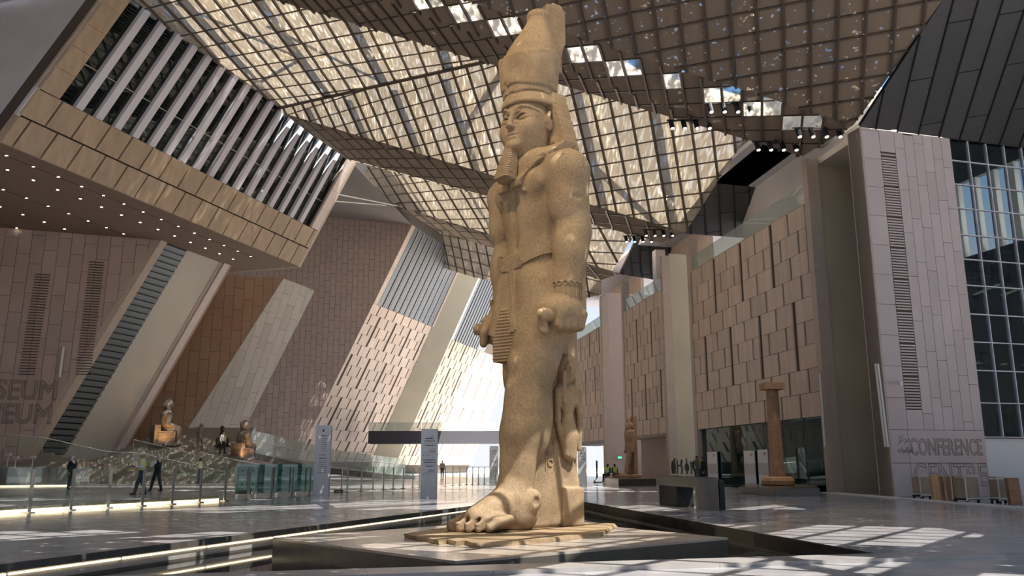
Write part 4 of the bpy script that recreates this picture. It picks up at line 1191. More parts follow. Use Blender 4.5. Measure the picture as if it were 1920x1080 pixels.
# ------------------------------------------------------------------ the colossus: figure-local axes u = his left, v = forward, z = up
STATUE_AT = Vector((0.47, 16.4, 0.0)); STATUE_TURN = -math.radians(55)
def mirror(f):
    for s in (1, -1): f(s)
def build_colossus():
    root = thing('colossal_statue', 'giant standing granite pharaoh statue with tall double crown, striding on the central platform', 'statue', (STATUE_AT.x, STATUE_AT.y, 0.07), STATUE_TURN)
    def put(name, vol, mat='granite', parent=root, label=None):
        o = link(name, vol.mesh(name), mat, parent, (0, 0, 0), local=True)
        if label: o['label'] = label
        return o
    # ---- body
    b = Vol((-1.75, -1.1, -.1), (1.75, 2.35, 7.95), .028)
    b.ell((0, .0, 6.50), (.96, .52, .92), .05)
    b.cap((-.78, -.05, 6.95), (.78, -.05, 6.95), .35, k=.25)
    b.ell((0, .02, 5.70), (.70, .44, .95), .3)
    b.ell((0, .02, 4.85), (.84, .50, .75), .3)
    b.cap((0, -.02, 6.9), (0, .16, 7.75), .47, .40, .15)
    def torso(s):
        b.ell((s * .40, .37, 6.66), (.42, .20, .30), .16)
        b.ell((s * .41, .565, 6.50), (.045, .045, .045), .05)
        b.cap((s * .06, .52, 7.05), (s * .75, .32, 7.22), .06, .05, .12)
        # arm
        b.ell((s * 1.07, -.04, 6.80), (.40, .42, .48), .18)
        b.cap((s * 1.08, -.05, 6.80), (s * 1.08, -.16, 5.60), .37, .325, .15)
        b.ell((s * 1.06, .10, 6.20), (.31, .27, .48), .15)
        b.cap((s * 1.08, -.14, 5.60), (s * 1.05, .06, 4.30), .33, .255, .12)
        b.ell((s * 1.10, -.02, 5.25), (.325, .34, .48), .14)
        b.box((s * .90 - .22, -.42, 3.9), (s * .90 + .22, .02, 6.4), .04, .12)
        # hand: back of the hand, wrapped fingers, thumb, held rod
        b.ell((s * 1.07, .14, 4.02), (.33, .43, .27), .12)
        for q in range(4):
            vq = -.16 + q * .165
            b.cap((s * 1.28, vq, 3.93), (s * 1.22, vq + .02, 3.70), .10, .088, .035)
            b.cap((s * 1.22, vq + .02, 3.70), (s * .98, vq + .03, 3.69), .088, .085, .03)
            b.cap((s * .98, vq + .03, 3.69), (s * .90, vq + .02, 3.85), .085, .08, .03)
        b.cap((s * 1.00, .42, 4.02), (s * 1.00, .58, 3.80), .105, .095, .05)
        b.cap((s * 1.00, .58, 3.80), (s * 1.04, .56, 3.58), .095, .08, .03)
        b.cap((s * 1.10, -.20, 3.86), (s * 1.10, .66, 3.88), .11, .11, .02)
    mirror(torso)
    b.ell((0, .50, 5.42), (.055, .10, .07), .06, cut=True)
    b.cap((0, .56, 6.45), (0, .50, 5.55), .035, .035, .12, cut=True)
    # striding leg (his left)
    b.cap((.40, .12, 4.55), (.42, .42, 2.98), .56, .43, .2)
    b.cap((.50, -.18, 4.2), (.44, .26, 3.0), .42, .36, .15)
    b.ell((.40, .78, 3.03), (.17, .12, .17), .10)
    b.ell((.42, .66, 2.72), (.22, .18, .12), .10)
    b.cap((.42, .42, 2.98), (.42, .66, 1.7), .41, .37, .15)
    b.cap((.42, .66, 1.7), (.42, .76, .62), .37, .29, .15)
    b.ell((.42, .36, 2.05), (.36, .36, .78), .2)
    b.cap((.40, .86, 2.55), (.40, 1.03, .9), .10, .08, .18)
    b.ell((.75, .62, .52), (.10, .17, .20), .05)
    b.ell((.86, .62, .49), (.07, .085, .11), .02, cut=True)
    # standing leg (his right)
    b.cap((-.40, .05, 4.55), (-.42, -.05, 2.9), .55, .42, .2)
    b.cap((-.42, -.05, 2.9), (-.42, -.12, .6), .40, .29, .2)
    b.ell((-.42, -.22, 2.05), (.35, .36, .8), .2)
    def foot(u, v, s):
        b.ell((u, v + .02, .26), (.33, .42, .34), .12)
        b.cap((u, v + .18, .52), (u + s * .02, v + .92, .24), .31, .19, .2)
        b.ell((u + s * .03, v + .68, .15), (.42, .36, .19), .12)
        b.ell((u - s * .10, v + .55, .24), (.26, .48, .22), .12)
        toes = ((-.27, .98, 1.20, .135), (-.05, 1.0, 1.20, .108), (.13, .95, 1.13, .102), (.29, .86, 1.03, .096), (.43, .74, .90, .09))
        for (du, v0, v1, r) in toes:
            b.cap((u + s * du * .9, v + v0 - .3, .20), (u + s * du, v + v0, .165), r * 1.0, r, .08)
            b.cap((u + s * du, v + v0, .165), (u + s * du, v + v1, .085), r, r * .88, .02)
        for (t0, t1) in zip(toes[:-1], toes[1:]):
            m0 = (t0[0] + t0[3] + t1[0] - t1[3]) / 2; vv = min(t0[1], t1[1])
            b.cap((u + s * m0, v + vv - .16, .24), (u + s * m0, v + vv + .30, .10), .028, .045, .05, cut=True, flat=2.5)
        for (du, v0, v1, r) in toes:
            b.ell((u + s * du, v + v1 + r * .50, .085 + r * .55), (r * .58, r * .30, r * .34), .012)
    foot(.44, .76, 1); foot(-.44, -.10, -1)
    b.box((-2, -2, -.4), (2, 3, 0.0), 0, 0, cut=True)
    # weathered patches: arm chips, cracks
    for (c, r) in (((1.475, .05, 5.95), (.07, .24, .10)), ((1.48, -.0, 5.78), (.06, .25, .03)), ((1.44, .1, 6.2), (.05, .2, .06))):
        b.ell(c, r, .03, cut=True)
    body = put('body', b)
    # ---- head and face
    h = Vol((-.8, -.6, 7.2), (.8, .95, 8.75), .0135); SH = .10
    dz = -.10
    h.ell((0, .10, 8.15 + dz), (.50, .54, .70), .0)
    h.ell((0, .24, 7.80 + dz), (.41, .40, .34), .12)
    h.ell((0, .57, 7.60 + dz), (.17, .12, .12), .10)
    h.cap((0, .0, 7.5), (0, .05, 7.1), .42, .42, .1)
    def face(s):
        h.ell((s * .25, .40, 7.98 + dz), (.20, .20, .22), .12)
        h.ell((s * .228, .655, 8.205 + dz), (.205, .16, .125), .04, cut=True)
        h.ell((s * .226, .452, 8.188 + dz), (.182, .110, .078), .006)
        h.cap((s * .060, .575, 8.210 + dz), (s * .21, .570, 8.285 + dz), .020, .024, .012)
        h.cap((s * .21, .570, 8.285 + dz), (s * .34, .485, 8.255 + dz), .024, .022, .012)
        h.cap((s * .34, .485, 8.255 + dz), (s * .465, .335, 8.20 + dz), .022, .014, .012)
        h.cap((s * .08, .575, 8.120 + dz), (s * .24, .552, 8.100 + dz), .010, .011, .015)
        h.cap((s * .24, .552, 8.100 + dz), (s * .38, .435, 8.165 + dz), .011, .009, .015)
        h.cap((s * .055, .612, 8.355 + dz), (s * .20, .585, 8.425 + dz), .022, .026, .035)
        h.cap((s * .20, .585, 8.425 + dz), (s * .34, .475, 8.405 + dz), .026, .024, .035)
        h.cap((s * .34, .475, 8.405 + dz), (s * .46, .315, 8.335 + dz), .024, .016, .035)
        h.ell((s * .060, .680, 7.985 + dz), (.042, .055, .036), .03)
        h.ell((s * .036, .715, 7.955 + dz), (.018, .022, .016), .01, cut=True)
        # ear
        h.ell((s * .535, .03, 8.20 + dz), (.075, .13, .20), .03, rz=s * -.35)
        h.ell((s * .54, .06, 8.03 + dz), (.06, .06, .08), .03)
        h.ell((s * .590, .03, 8.22 + dz), (.05, .08, .135), .02, rz=s * -.35, cut=True)
        h.ell((s * .555, .03, 8.15 + dz), (.03, .04, .07), .03)
        h.ell((s * .165, .655, 7.785 + dz), (.025, .035, .022), .04, cut=True)
    mirror(face)
    h.cap((0, .595, 8.30 + dz), (0, .705, 8.04 + dz), .040, .056, .05)
    h.ell((0, .712, 8.005 + dz), (.054, .055, .046), .035)
    h.ell((0, .600, 7.838 + dz), (.150, .080, .036), .02)
    h.ell((0, .605, 7.755 + dz), (.130, .075, .042), .02)
    h.cap((-.15, .685, 7.795 + dz), (.15, .685, 7.795 + dz), .010, .010, .018, cut=True)
    head = put('head', h); head.location.y = -SH; head.rotation_euler.z = math.radians(16)
    # ---- headcloth
    n = Vol((-1.15, -.95, 6.4), (1.15, .85, 8.95), .021)
    def cap_fn(X, Y, Zz):
        sh_ = 1 - .12 * np.clip((Zz - 8.42) / .30, 0, 1) ** 1.4
        q = np.sqrt((X / (.59 * sh_)) ** 2 + ((Y - .03) / (.635 * sh_)) ** 2 + (np.maximum(Zz - 8.50, 0) / .45) ** 4)
        d = (q - 1) * .58
        front = np.maximum(8.36 - Zz, -(8.36 - Zz) * 0 - 9)
        face = np.minimum(Y + .12, 8.41 - Zz + .06 * (np.abs(X) / .5) ** 2)      # open at the face below the brow band
        return np.maximum(np.maximum(d, face), 7.6 - Zz)
    n.op(cap_fn, (-.65, -.62, 7.6), (.65, .7, 8.95), .0)
    def flare(X, Y, Zz):
        w = .58 + .28 * np.clip((8.72 - Zz) / 1.25, 0, 1)
        back = -.46 - .12 * np.clip((8.6 - Zz) / 1.2, 0, 1)
        frontv = -.10 - .10 * np.clip((8.6 - Zz) / 1.2, 0, 1) + .06 * np.cos(X * 3)
        stripes = .003 * np.sin((Zz + .55 * np.abs(X)) * 2 * math.pi / .115)
        return np.maximum(np.maximum(np.abs(X) - w, np.maximum(back - Y, Y - frontv)), np.maximum(7.22 - Zz, Zz - 8.72)) + stripes
    n.op(flare, (-1.0, -.75, 7.2), (1.0, .0, 8.8), .06)
    def band(X, Y, Zz):
        q = np.sqrt((X / .585) ** 2 + ((Y - .03) / .632) ** 2)
        return np.maximum((q - 1) * .57, np.abs(Zz - 8.455) - .03)
    n.op(band, (-.66, -.62, 8.40), (.66, .7, 8.54), .02)
    def lappet(X, Y, Zz):
        ax = np.abs(X)
        t = np.clip((7.55 - Zz) / .85, 0, 1)
        inner = .12 * np.clip((7.02 - Zz) / .15, 0, 1) - .05; outer = np.interp(Zz, [6.55, 6.7, 6.9, 7.1, 7.35, 7.6], [.36, .40, .50, .66, .90, .95])
        surf = -.06 + .66 * np.clip((7.52 - Zz) / .80, 0, 1) ** .75 - .16 * np.clip(ax - .40, 0, 1)
        st = .002 * np.sin(Zz * 2 * math.pi / .07)
        return np.maximum(np.maximum(np.maximum(inner - ax, ax - outer), np.maximum(Y - surf - .02, surf - .35 - Y)), np.maximum(6.60 - Zz, Zz - 7.55)) * .8 + st
    n.op(lappet, (-1.0, -.3, 6.6), (1.0, .65, 7.65), .05)
    n.op(lambda X, Y, Zz: np.maximum((np.sqrt((X / .88) ** 2 + ((Y - .02) / .50) ** 2 + ((Zz - 7.05) / .52) ** 2) - 1) * .5, 6.80 + .45 * np.abs(X) - Zz), (-.9, -.5, 6.7), (.9, .6, 7.6), .10)
    put('headcloth', n).location.y = -.06
    # ---- double crown
    c = Vol((-.95, -1.0, 8.4), (.95, .95, 11.15), .022)
    def red(X, Y, Zz):
        t = np.clip((Zz - 8.62) / 1.0, 0, 1)
        R = .575 + .095 * t
        edge = 9.60 - .10 * np.clip(Y, 0, 1) + .03 * np.sin(Y * 5 + X * 3) + .05 * np.clip(-Y, 0, 1) + .016 * np.sin(X * 23)
        low = 8.68 + .02 * np.sin(X * 31 + Y * 17)
        return np.maximum(np.sqrt(X ** 2 + (Y - .13) ** 2) - R, np.maximum(Zz - edge, low - Zz))
    zz = np.array([9.4, 9.6, 9.8, 10.0, 10.2, 10.4, 10.52, 10.62, 10.70, 10.78, 10.84, 10.88]); rr = np.array([.60, .585, .54, .465, .375, .295, .25, .24, .255, .235, .15, .02])
    def white(X, Y, Zz):
        R = np.interp(Zz, zz, rr)
        cv = .10 - .22 * np.clip((Zz - 9.5) / 1.1, 0, 1)
        return np.maximum((np.sqrt(X ** 2 + (Y - cv) ** 2) - R) * .8, np.maximum(Zz - 10.88, 9.3 - Zz))
    cr = red
    w = Vol((-.95, -1.0, 9.3), (.95, .95, 11.15), .022)
    w.op(white, (-.65, -.65, 9.35), (.65, .8, 10.9))
    c.op(cr, (-.7, -.7, 8.6), (.7, .9, 9.95))
    c.ell((-.05, .80, 8.86), (.07, .12, .10), .03, cut=True)
    c.ell((-.38, .70, 8.84), (.06, .12, .08), .03, cut=True)
    c.op(lambda X, Y, Zz: np.maximum(np.maximum(np.sqrt(X ** 2 + (Y - .13) ** 2) - .9, .555 - np.sqrt(X ** 2 + (Y - .13) ** 2)), np.maximum(8.5 - Zz, Zz - 8.84 - .03 * np.sin(X * 9))), (-.9, -.9, 8.5), (.9, 1.0, 8.9), .02, cut=True)
    red_o = put('crown_base', c, 'granite_rough', label='wide drum-shaped lower crown with a chipped rim')
    w.box((-.19, -.74, 9.45), (.19, -.22, 11.08), .02, .06)
    w.ell((.0, -.78, 9.70), (.5, .16, .50), .03, cut=True)
    w.ell((-.1, -.22, 11.12), (.5, .22, .14), .03, cut=True)
    w.ell((.1, -.80, 11.05), (.3, .14, .10), .03, cut=True)
    put('crown_top', w, label='tall bulb-tipped upper crown with a broken rear spine')
    # ---- beard
    d = Vol((-.4, .3, 6.6), (.4, 1.15, 7.7), .0125)
    def beard(X, Y, Zz):
        t = np.clip((7.52 - Zz) / .76, 0, 1)
        cv = .62 + .17 * t; hw = .135 + .085 * t; hd = .12 + .055 * t
        ridge = .009 * np.sin(Zz * 2 * math.pi / .052) * (np.abs(X) < hw)
        return np.maximum(np.maximum(np.sqrt(np.maximum(np.abs(X) - hw + .08, 0) ** 2 + np.maximum(np.abs(Y - cv) - hd + .08, 0) ** 2) - .08, 6.76 + .12 * (Y - .8) - Zz), Zz - 7.55) + ridge
    d.op(beard, (-.3, .4, 6.7), (.3, 1.05, 7.6))
    put('beard', d).rotation_euler.z = math.radians(4)
    # ---- kilt, apron, belt
    k = Vol((-1.3, -.95, 2.9), (1.3, 1.3, 5.6), .026)
    def kilt(X, Y, Zz):
        t = np.clip((5.20 - Zz) / 1.6, 0, 1)
        a = .82 + .16 * t; bb = .52 + .18 * t; cv = .02 + .12 * t
        hem = 3.62 + .22 * np.abs(X) - .10 * np.clip(Y, 0, 1)
        th = np.arctan2(Y - cv, X)
        pl = .013 * np.sin(th * 62) * np.clip((np.abs(X) - .12) / .2, 0, 1)
        q = ((np.abs(X) / a) ** 2.4 + (np.abs(Y - cv) / bb) ** 2.4) ** (1 / 2.4)
        return np.maximum(np.maximum((q - 1) * .6 + pl, hem - Zz), Zz - 5.28)
    k.op(kilt, (-1.1, -.8, 3.5), (1.1, 1.05, 5.3))
    k.op(lambda X, Y, Zz: np.maximum(np.maximum(((np.abs(X) / .84) ** 2.4 + (np.abs(Y - .02) / .53) ** 2.4) ** (1 / 2.4) * .6 - .6, 5.0 - Zz), Zz - 5.28), (-.9, -.6, 4.95), (.9, .6, 5.3))
    # diagonal wrap folds
    k.cap((.06, .57, 4.95), (.32, .70, 4.15), .05, .012, .03)
    k.cap((-.04, .57, 4.95), (.24, .72, 4.15), .045, .012, .03)
    k.cap((-.62, .42, 4.45), (-.40, .66, 4.15), .02, .02, .03)
    k.cap((-.40, .66, 4.15), (.10, .80, 3.86), .02, .02, .03)
    k.cap((.10, .80, 3.86), (.55, .72, 3.72), .02, .02, .03)
    kilt_o = put('kilt', k)
    ap = Vol((-.6, .2, 2.95), (.6, 1.15, 4.2), .014)
    def apron(X, Y, Zz):
        hw = .26 * np.clip((4.25 - Zz) / .75, 0, 1) ** .8
        rid = .012 * np.sin(Zz * 2 * math.pi / .062)
        return np.maximum(np.maximum(np.abs(X - .03) - hw, np.maximum(.30 - Y, Y - .875 + rid)), np.maximum(3.08 - Zz, Zz - 4.12))
    ap.op(apron, (-.4, .25, 3.05), (.45, 1.05, 4.15))
    ap_o = put('apron', ap, label='pleated front flap hanging from the kilt')
    ap_o.rotation_euler.z = math.radians(20); pv = Vector((.03, -.62, 0)); ap_o.location = pv - Matrix.Rotation(math.radians(20), 3, 'Z') @ pv
    def ring(rad_a, rad_b, cu, cv, z0, z1, th, n=72, wave=0.0):
        m = MB()
        pts = []
        for i in range(n):
            a = 2 * math.pi * i / n
            ca_, sa_ = math.cos(a), math.sin(a)
            e = 2 / 2.4
            x = cu + rad_a * math.copysign(abs(ca_) ** e, ca_); y = cv + rad_b * math.copysign(abs(sa_) ** e, sa_)
            lift = wave * abs(ca_)
            pts.append((x, y, lift))
        for (sc, zc) in ((1.0, z0), (1.0 + th, z0), (1.0 + th, z1), (1.0, z1)):
            for (x, y, l) in pts: m.v.append((cu + (x - cu) * sc, -(cv + (y - cv) * sc), zc + l))
        for r in range(4):
            r2 = (r + 1) % 4
            for i in range(n):
                j = (i + 1) % n
                m.f.append((r * n + i, r2 * n + i, r2 * n + j, r * n + j))
        return m
    belt = ring(.885, .575, 0, .02, 4.90, 5.16, .03, wave=.28).local('belt', 'granite', root)
    cart = MB()
    for i, u in enumerate((-.22, -.11, 0, .11, .22)):
        rr_ = .045
        pts = [(u + rr_ * math.cos(a * math.pi / 6), -.60, 5.05 + .07 * math.sin(a * math.pi / 6)) for a in range(13)]
        cart.tube(pts, .012, 6, caps=False)
    cart.tube([(-.33, -.59, 4.95), (.33, -.59, 4.95), (.36, -.585, 5.05), (.33, -.59, 5.15), (-.33, -.59, 5.15), (-.36, -.585, 5.05), (-.33, -.59, 4.95)], .014, 6)
    cart.local('carved_buckle', 'granite', belt)
    # bracelets with a row of carved rings
    for s in (1, -1):
        br = Vol((s * 1.05 - .42, -.40, 4.05), (s * 1.05 + .42, .48, 4.7), .02)
        br.cap((s * 1.057, .02, 4.60), (s * 1.052, .06, 4.22), .292, .278, .0)
        br.box((s * 1.05 - .6, -.6, 4.56), (s * 1.05 + .6, .8, 5.2), 0, 0, cut=True); br.box((s * 1.05 - .6, -.6, 3.7), (s * 1.05 + .6, .8, 4.20), 0, 0, cut=True)
        bo = put('bracelet', br)
        rg = MB()
        for i in range(16):
            a = 2 * math.pi * i / 16
            cx, cy = s * 1.055 + .298 * math.cos(a), .03 + .298 * math.sin(a)
            tx, ty = -math.sin(a), math.cos(a)
            rg.tube([(cx + tx * .045 * math.cos(b_ * math.pi / 5), -(cy + ty * .045 * math.cos(b_ * math.pi / 5)), 4.50 + .045 * math.sin(b_ * math.pi / 5)) for b_ in range(11)], .013, 5, caps=False)
            rg.tube([(cx - .01 * math.cos(a), -(cy - .01 * math.sin(a)), 4.43), (cx - .01 * math.cos(a), -(cy - .01 * math.sin(a) + .01), 4.24)], .016, 5)
        rg.local('carved_ring', 'granite', bo)
    for s in (1, -1):
        MB().tube([(s * 1.10, .22, 3.86), (s * 1.10, -.70, 3.88)], .12, 20).local('held_rod', 'granite', root)
    # carved name ovals on the shoulders
    for s in (1, -1):
        ct = MB()
        def sh(du, dz_):     # a point on the shoulder skin, front-outer side
            a = math.radians(52) + du / .42
            zz_ = 6.90 + dz_
            f = math.sqrt(max(.05, 1 - ((zz_ - 6.80) / .50) ** 2))
            return (s * (1.07 + .415 * f * math.cos(a)), -(-.04 + .432 * f * math.sin(a)), zz_)
        loop = [(.075 * math.cos(t) , .17 * math.copysign(abs(math.sin(t)) ** .6, math.sin(t))) for t in [2 * math.pi * i / 20 for i in range(21)]]
        ct.tube([sh(x, z) for x, z in loop], .012, 5, caps=False)
        ct.tube([sh(-.09, -.20), sh(.09, -.20)], .012, 5)
        ct.tube([sh(-.03, -.10), sh(-.03, .0), sh(.03, 0), sh(.03, -.10)], .010, 5)
        ct.tube([sh(-.04, .05), sh(.0, .12), sh(.04, .05)], .010, 5)
        ct.local('name_oval', 'granite', root)
    # ---- back pillar with the carved queen
    p = Vol((-.75, -1.05, -.05), (.75, .75, 9.4), .03)
    p.box((-.34, -.79, 0), (.34, -.30, 8.3), .03, .0)
    p.box((-.42, -.79, 0), (.36, .42, 3.9), .05, .05)
    p.box((-.46, -.84, 0), (.44, -.30, .72), .03, .02)
    p.box((-.40, -.6, 3.6), (.36, .2, 4.6), .05, .1)
    # broken lower corner
    p.ell((.46, -.80, 1.25), (.16, .22, .50), .06, cut=True)
    for i in range(26):
        r = random.Random(i)
        p.ell((.42 + r.uniform(-.02, .03), r.uniform(-.80, -.42), r.uniform(.78, 1.6)), (r.uniform(.03, .07), r.uniform(.05, .10), r.uniform(.04, .10)), .02, cut=True)
    pil = put('back_pillar', p, 'granite_rough')
    q = Vol((.20, -.95, .6), (.75, .0, 3.65), .016)
    vq = -.47
    q.ell((.39, vq - .02, 3.0), (.16, .25, .30), .02)            # wig
    q.ell((.50, vq + .03, 2.98), (.11, .12, .17), .015)          # face
    q.ell((.605, vq + .05, 2.97), (.03, .03, .05), .02)          # nose
    for e_ in (-.05, .09): q.ell((.60, vq + e_, 3.03), (.03, .035, .018), .01, cut=True)
    q.cap((.60, vq - .0, 2.88), (.60, vq + .08, 2.88), .012, None, .01)
    q.box((.30, vq + .10, 2.30), (.54, vq + .20, 2.95), .03, .02)
    q.box((.30, vq - .20, 2.30), (.54, vq - .10, 2.95), .03, .02)
    q.cap((.40, vq + .19, 2.56), (.40, vq - .20, 2.56), .12, .12, .08)
    q.ell((.40, vq, 2.40), (.14, .21, .28), .06)
    q.ell((.40, vq, 2.00), (.12, .125, .30), .06)
    q.ell((.40, vq, 1.72), (.15, .22, .30), .08)
    q.cap((.40, vq + .06, 1.7), (.40, vq + .05, 1.35), .13, .10, .06)
    q.cap((.40, vq - .08, 1.7), (.40, vq - .07, 1.30), .13, .11, .06)
    q.cap((.42, vq + .25, 2.52), (.42, vq + .27, 2.0), .07, .06, .04); q.cap((.42, vq + .27, 2.0), (.44, vq + .20, 1.62), .06, .05, .03)
    q.cap((.42, vq - .25, 2.52), (.42, vq - .29, 1.95), .07, .06, .04); q.cap((.42, vq - .29, 1.95), (.42, vq - .26, 1.45), .06, .05, .03)
    q.box((.30, vq - .02, 3.30), (.42, vq + .10, 3.56), .03, .05)
    put('carved_queen', q, 'granite_rough', pil, 'small crowned woman carved in high relief on the pillar side')
    gl = MB()
    for i in range(9):
        z0 = 1.18 + i * .19; v0 = -.06
        m_ = i % 3
        if m_ == 0: gl.tube([(.372, -(v0 + .06 * math.cos(t)), z0 + .06 * math.sin(t)) for t in [i2 * math.pi / 5 for i2 in range(11)]], .012, 5, caps=False)
        elif m_ == 1:
            for j in range(3): gl.tube([(.372, -(v0 - .07), z0 - .05 + j * .05), (.372, -(v0 + .07), z0 - .05 + j * .05)], .011, 5)
        else: gl.tube([(.372, -(v0 - .06), z0 - .06), (.372, -(v0 - .06), z0 + .06), (.372, -(v0 + .06), z0 + .06), (.372, -(v0 + .06), z0 - .04)], .012, 5)
    gl.tube([(.37, -(-.16), 1.05), (.37, -(-.16), 2.9)], .010, 5); gl.tube([(.37, -(.05), 1.05), (.37, -(.05), 2.9)], .010, 5)
    gl.local('carved_writing', 'granite_rough', pil)
    return root
colossus = build_colossus()

# ------------------------------------------------------------------ base slab of the colossus
def slab_base():
    pts = [(757, 1000), (781, 1006), (800, 1008), (822, 1013), (838, 1011), (856, 1015), (872, 1013), (886, 1018), (905, 1017.5), (960, 1014), (1020, 1010), (1080, 1003), (1128, 998)]
    tops = [on_z(x, y, .068) for x, y in pts]
    tops += [Vector((2.05, 17.2, .068)), Vector((1.2, 17.75, .068)), Vector((-.6, 17.6, .068))]
    r = random.Random(3); m = MB(); ctr = sum(tops, Vector()) / len(tops)
    low = [Vector((p.x + (p.x - ctr.x) * r.uniform(-.02, .035), p.y + (p.y - ctr.y) * r.uniform(-.02, .04), .002)) for p in tops]
    n = len(tops); m.v = [tuple(p) for p in tops] + [tuple(p) for p in low]
    m.f = [tuple(range(n)), tuple(range(2 * n - 1, n - 1, -1))] + [(i, n + i, n + (i + 1) % n, (i + 1) % n) for i in range(n)]
    me = m.mesh('base_slab'); bm = bmesh.new(); bm.from_mesh(me); bmesh.ops.recalc_face_normals(bm, faces=bm.faces); bm.to_mesh(me); bm.free()
    o = link('base_slab', me, 'granite', None); 
    o.parent = colossus; o.matrix_parent_inverse = Matrix.LocRotScale(colossus.location, colossus.rotation_euler, None).inverted()
slab_base()

# ------------------------------------------------------------------ information totems
def ink_lines(parent, specs, w, y=-.002):
    """rows of small printed marks: (z, kind) measured down the face; kinds: h heading, t text, r rule, a arrow, i icons"""
    r = random.Random(len(specs))
    for (z, k, x0, x1) in specs:
        m = MB()
        if k == 'r': m.box((x0, y - .002, z), (x1, y, z + .008))
        elif k == 'a':
            m.box((x0, y - .002, z + .012), (x0 + .06, y, z + .024)); m.prism([(x0, y, z + .018), (x0 + .025, y, z + .045), (x0 + .025, y, z - .009)], (0, -.002, 0))
        elif k == 'i':
            x = x0
            while x < x1: m.box((x, y - .002, z), (x + .03, y, z + .035)); x += .05
        elif k == 'e':
            m.prism([(x0, y, z + .10), (x1, y, z + .10), (x1, y, z + .03), ((x0 + x1) / 2, y, z), (x0, y, z + .03)], (0, -.002, 0))
        else:
            h = .045 if k == 'h' else .020
            x = x0
            while x < x1:
                l = r.uniform(.02, .07); e = min(x1, x + l)
                zz = z + r.uniform(-.2, .2) * h * .3
                m.box((x, y - .002, zz), (e, y, zz + h * r.uniform(.55, 1.0))); x = e + r.uniform(.006, .014)
        if m.f: m.local('printed_line', 'sign_ink', parent)
def totem(label, px, py, top_y, width_px, specs, turn=0.0):
    g = on_z(px, py); d = math.hypot(g.x, g.y)
    f = pix(g)[2]
    w = width_px / FPX * f; h = (at_depth(px, top_y, g.y).z) - .0
    t = thing('information_totem', label, 'sign', g, turn, group='information totems')
    m = MB(); m.box((-w / 2, 0, .0), (w / 2, .32, h)); m.local('pillar', 'sign_white', t)
    m = MB(); m.box((w / 2 + .001, .02, .0), (w / 2 + .02, .30, h - .02)); m.local('side_panel', 'louver_gray', t)
    ink_lines(t, [(h * z, k, -w / 2 + w * a, -w / 2 + w * b) for (z, k, a, b) in specs], w)
    return t
S1 = [(.90, 'e', .44, .56), (.84, 'h', .35, .75)] + [(.80 - .028 * i, 't', .42 - .02 * (i % 2), .75) for i in range(7)] + [(.565, 'i', .3, .75), (.52, 'h', .3, .8), (.49, 'r', .25, .8)] + [(.46 - .028 * i, 't', .30 - .03 * (i % 3), .78) for i in range(6)]
S2 = [(.885, 't', .55, .75), (.85, 'h', .25, .78), (.815, 'h', .2, .85), (.785, 'r', .15, .85), (.75, 'h', .25, .72), (.755, 'a', .80, .9), (.70, 't', .6, .85), (.665, 'i', .5, .85), (.645, 'r', .15, .85), (.61, 'a', .12, .2), (.615, 't', .25, .6), (.575, 't', .7, .85), (.54, 'h', .15, .88), (.505, 'h', .2, .88), (.485, 'r', .15, .88), (.45, 'h', .28, .72), (.455, 'a', .80, .9), (.41, 't', .5, .85), (.38, 'i', .45, .85), (.36, 'r', .15, .85), (.325, 'a', .1, .2), (.33, 't', .25, .55)]
totem('white totem sign with emblem and long text columns, by the glass turnstiles', 601, 929, 797, 29, S1, .12)
totem('white totem sign with arrows and headings, standing alone on the open floor', 803, 934, 804, 31, S2, .12)
totem('small distant white totem sign beside the shin of the great statue', 926, 899, 836, 16, S2[:14], .1)
totem('small grey totem sign on the right by the bright exit', 1093, 910, 838, 14, S2[:8], .1)

# ------------------------------------------------------------------ glass barriers
def barrier(label, pts_px, height, name='glass_barrier', led=None, rail=False, group='glass barriers', z0=None, posts=True, mat='glass_rail', pw=.10, cat='barrier'):
    P = [Vector(p) if not isinstance(p, tuple) or len(p) == 3 else on_z(*p) for p in pts_px]
    t = thing(name, label, cat, P[0], group=group)
    for i, p in enumerate(P):
        d = (P[min(i + 1, len(P) - 1)] - P[max(i - 1, 0)]); d.z = 0; d.normalize()
        s = Vector((-d.y, d.x, 0))
        if posts:
            m = MB(); m.obox(p - d * pw / 2 - s * .015, d * pw, s * .03, Z * (height - .06)); m.build('post', 'steel', t)
            m = MB(); m.obox(p - d * pw - s * .10, d * pw * 2, s * .20, Z * .03); m.build('post_foot', 'steel', t)
    for a, b in zip(P[:-1], P[1:]):
        d = b - a; dn = Vector((d.x, d.y, 0)).normalized(); s = Vector((-dn.y, dn.x, 0))
        m = MB(); m.prism([a + d * .03 + Z * .09, b - d * .03 + Z * .09, b - d * .03 + Z * height, a + d * .03 + Z * height], s * .014); m.build('glass_pane', mat, t)
        if rail:
            m = MB(); m.tube([a + Z * (height + .02), b + Z * (height + .02)], .028, 8); m.build('handrail', 'steel_light', t)
    return t
px1 = [-40, 54, 132, 202, 266, 322, 374, 421, 465, 508, 547, 580]
seg1 = [(x, 963.5 - (x - 20) * .0595 + max(0, 150 - x) * .004) for x in px1]
b1 = barrier('long glass barrier with flat steel posts and a glowing base, nearest on the left', seg1, 1.17)
P = [on_z(*p) for p in seg1]
for a, b in zip(P[:7], P[1:8]):
    d = b - a; s = Vector((-d.y, d.x, 0)).normalized()
    m = MB(); m.obox(a + d * .02 + s * .22 + Z * .01, d * .96, s * .05, Z * .075); m.build('light_strip', 'led', b1)
    m = MB(); m.obox(a + s * .27 + Z * 0.001, d, s * .10, Z * .16); m.build('base_kerb', 'plinth_stone', b1)
barrier('glass barrier run between the two white totem signs', [(640, 924), (651, 923), (677, 921), (699, 919.5), (719, 918), (737, 917), (756, 916), (774, 915), (786, 914.3)], 1.17)
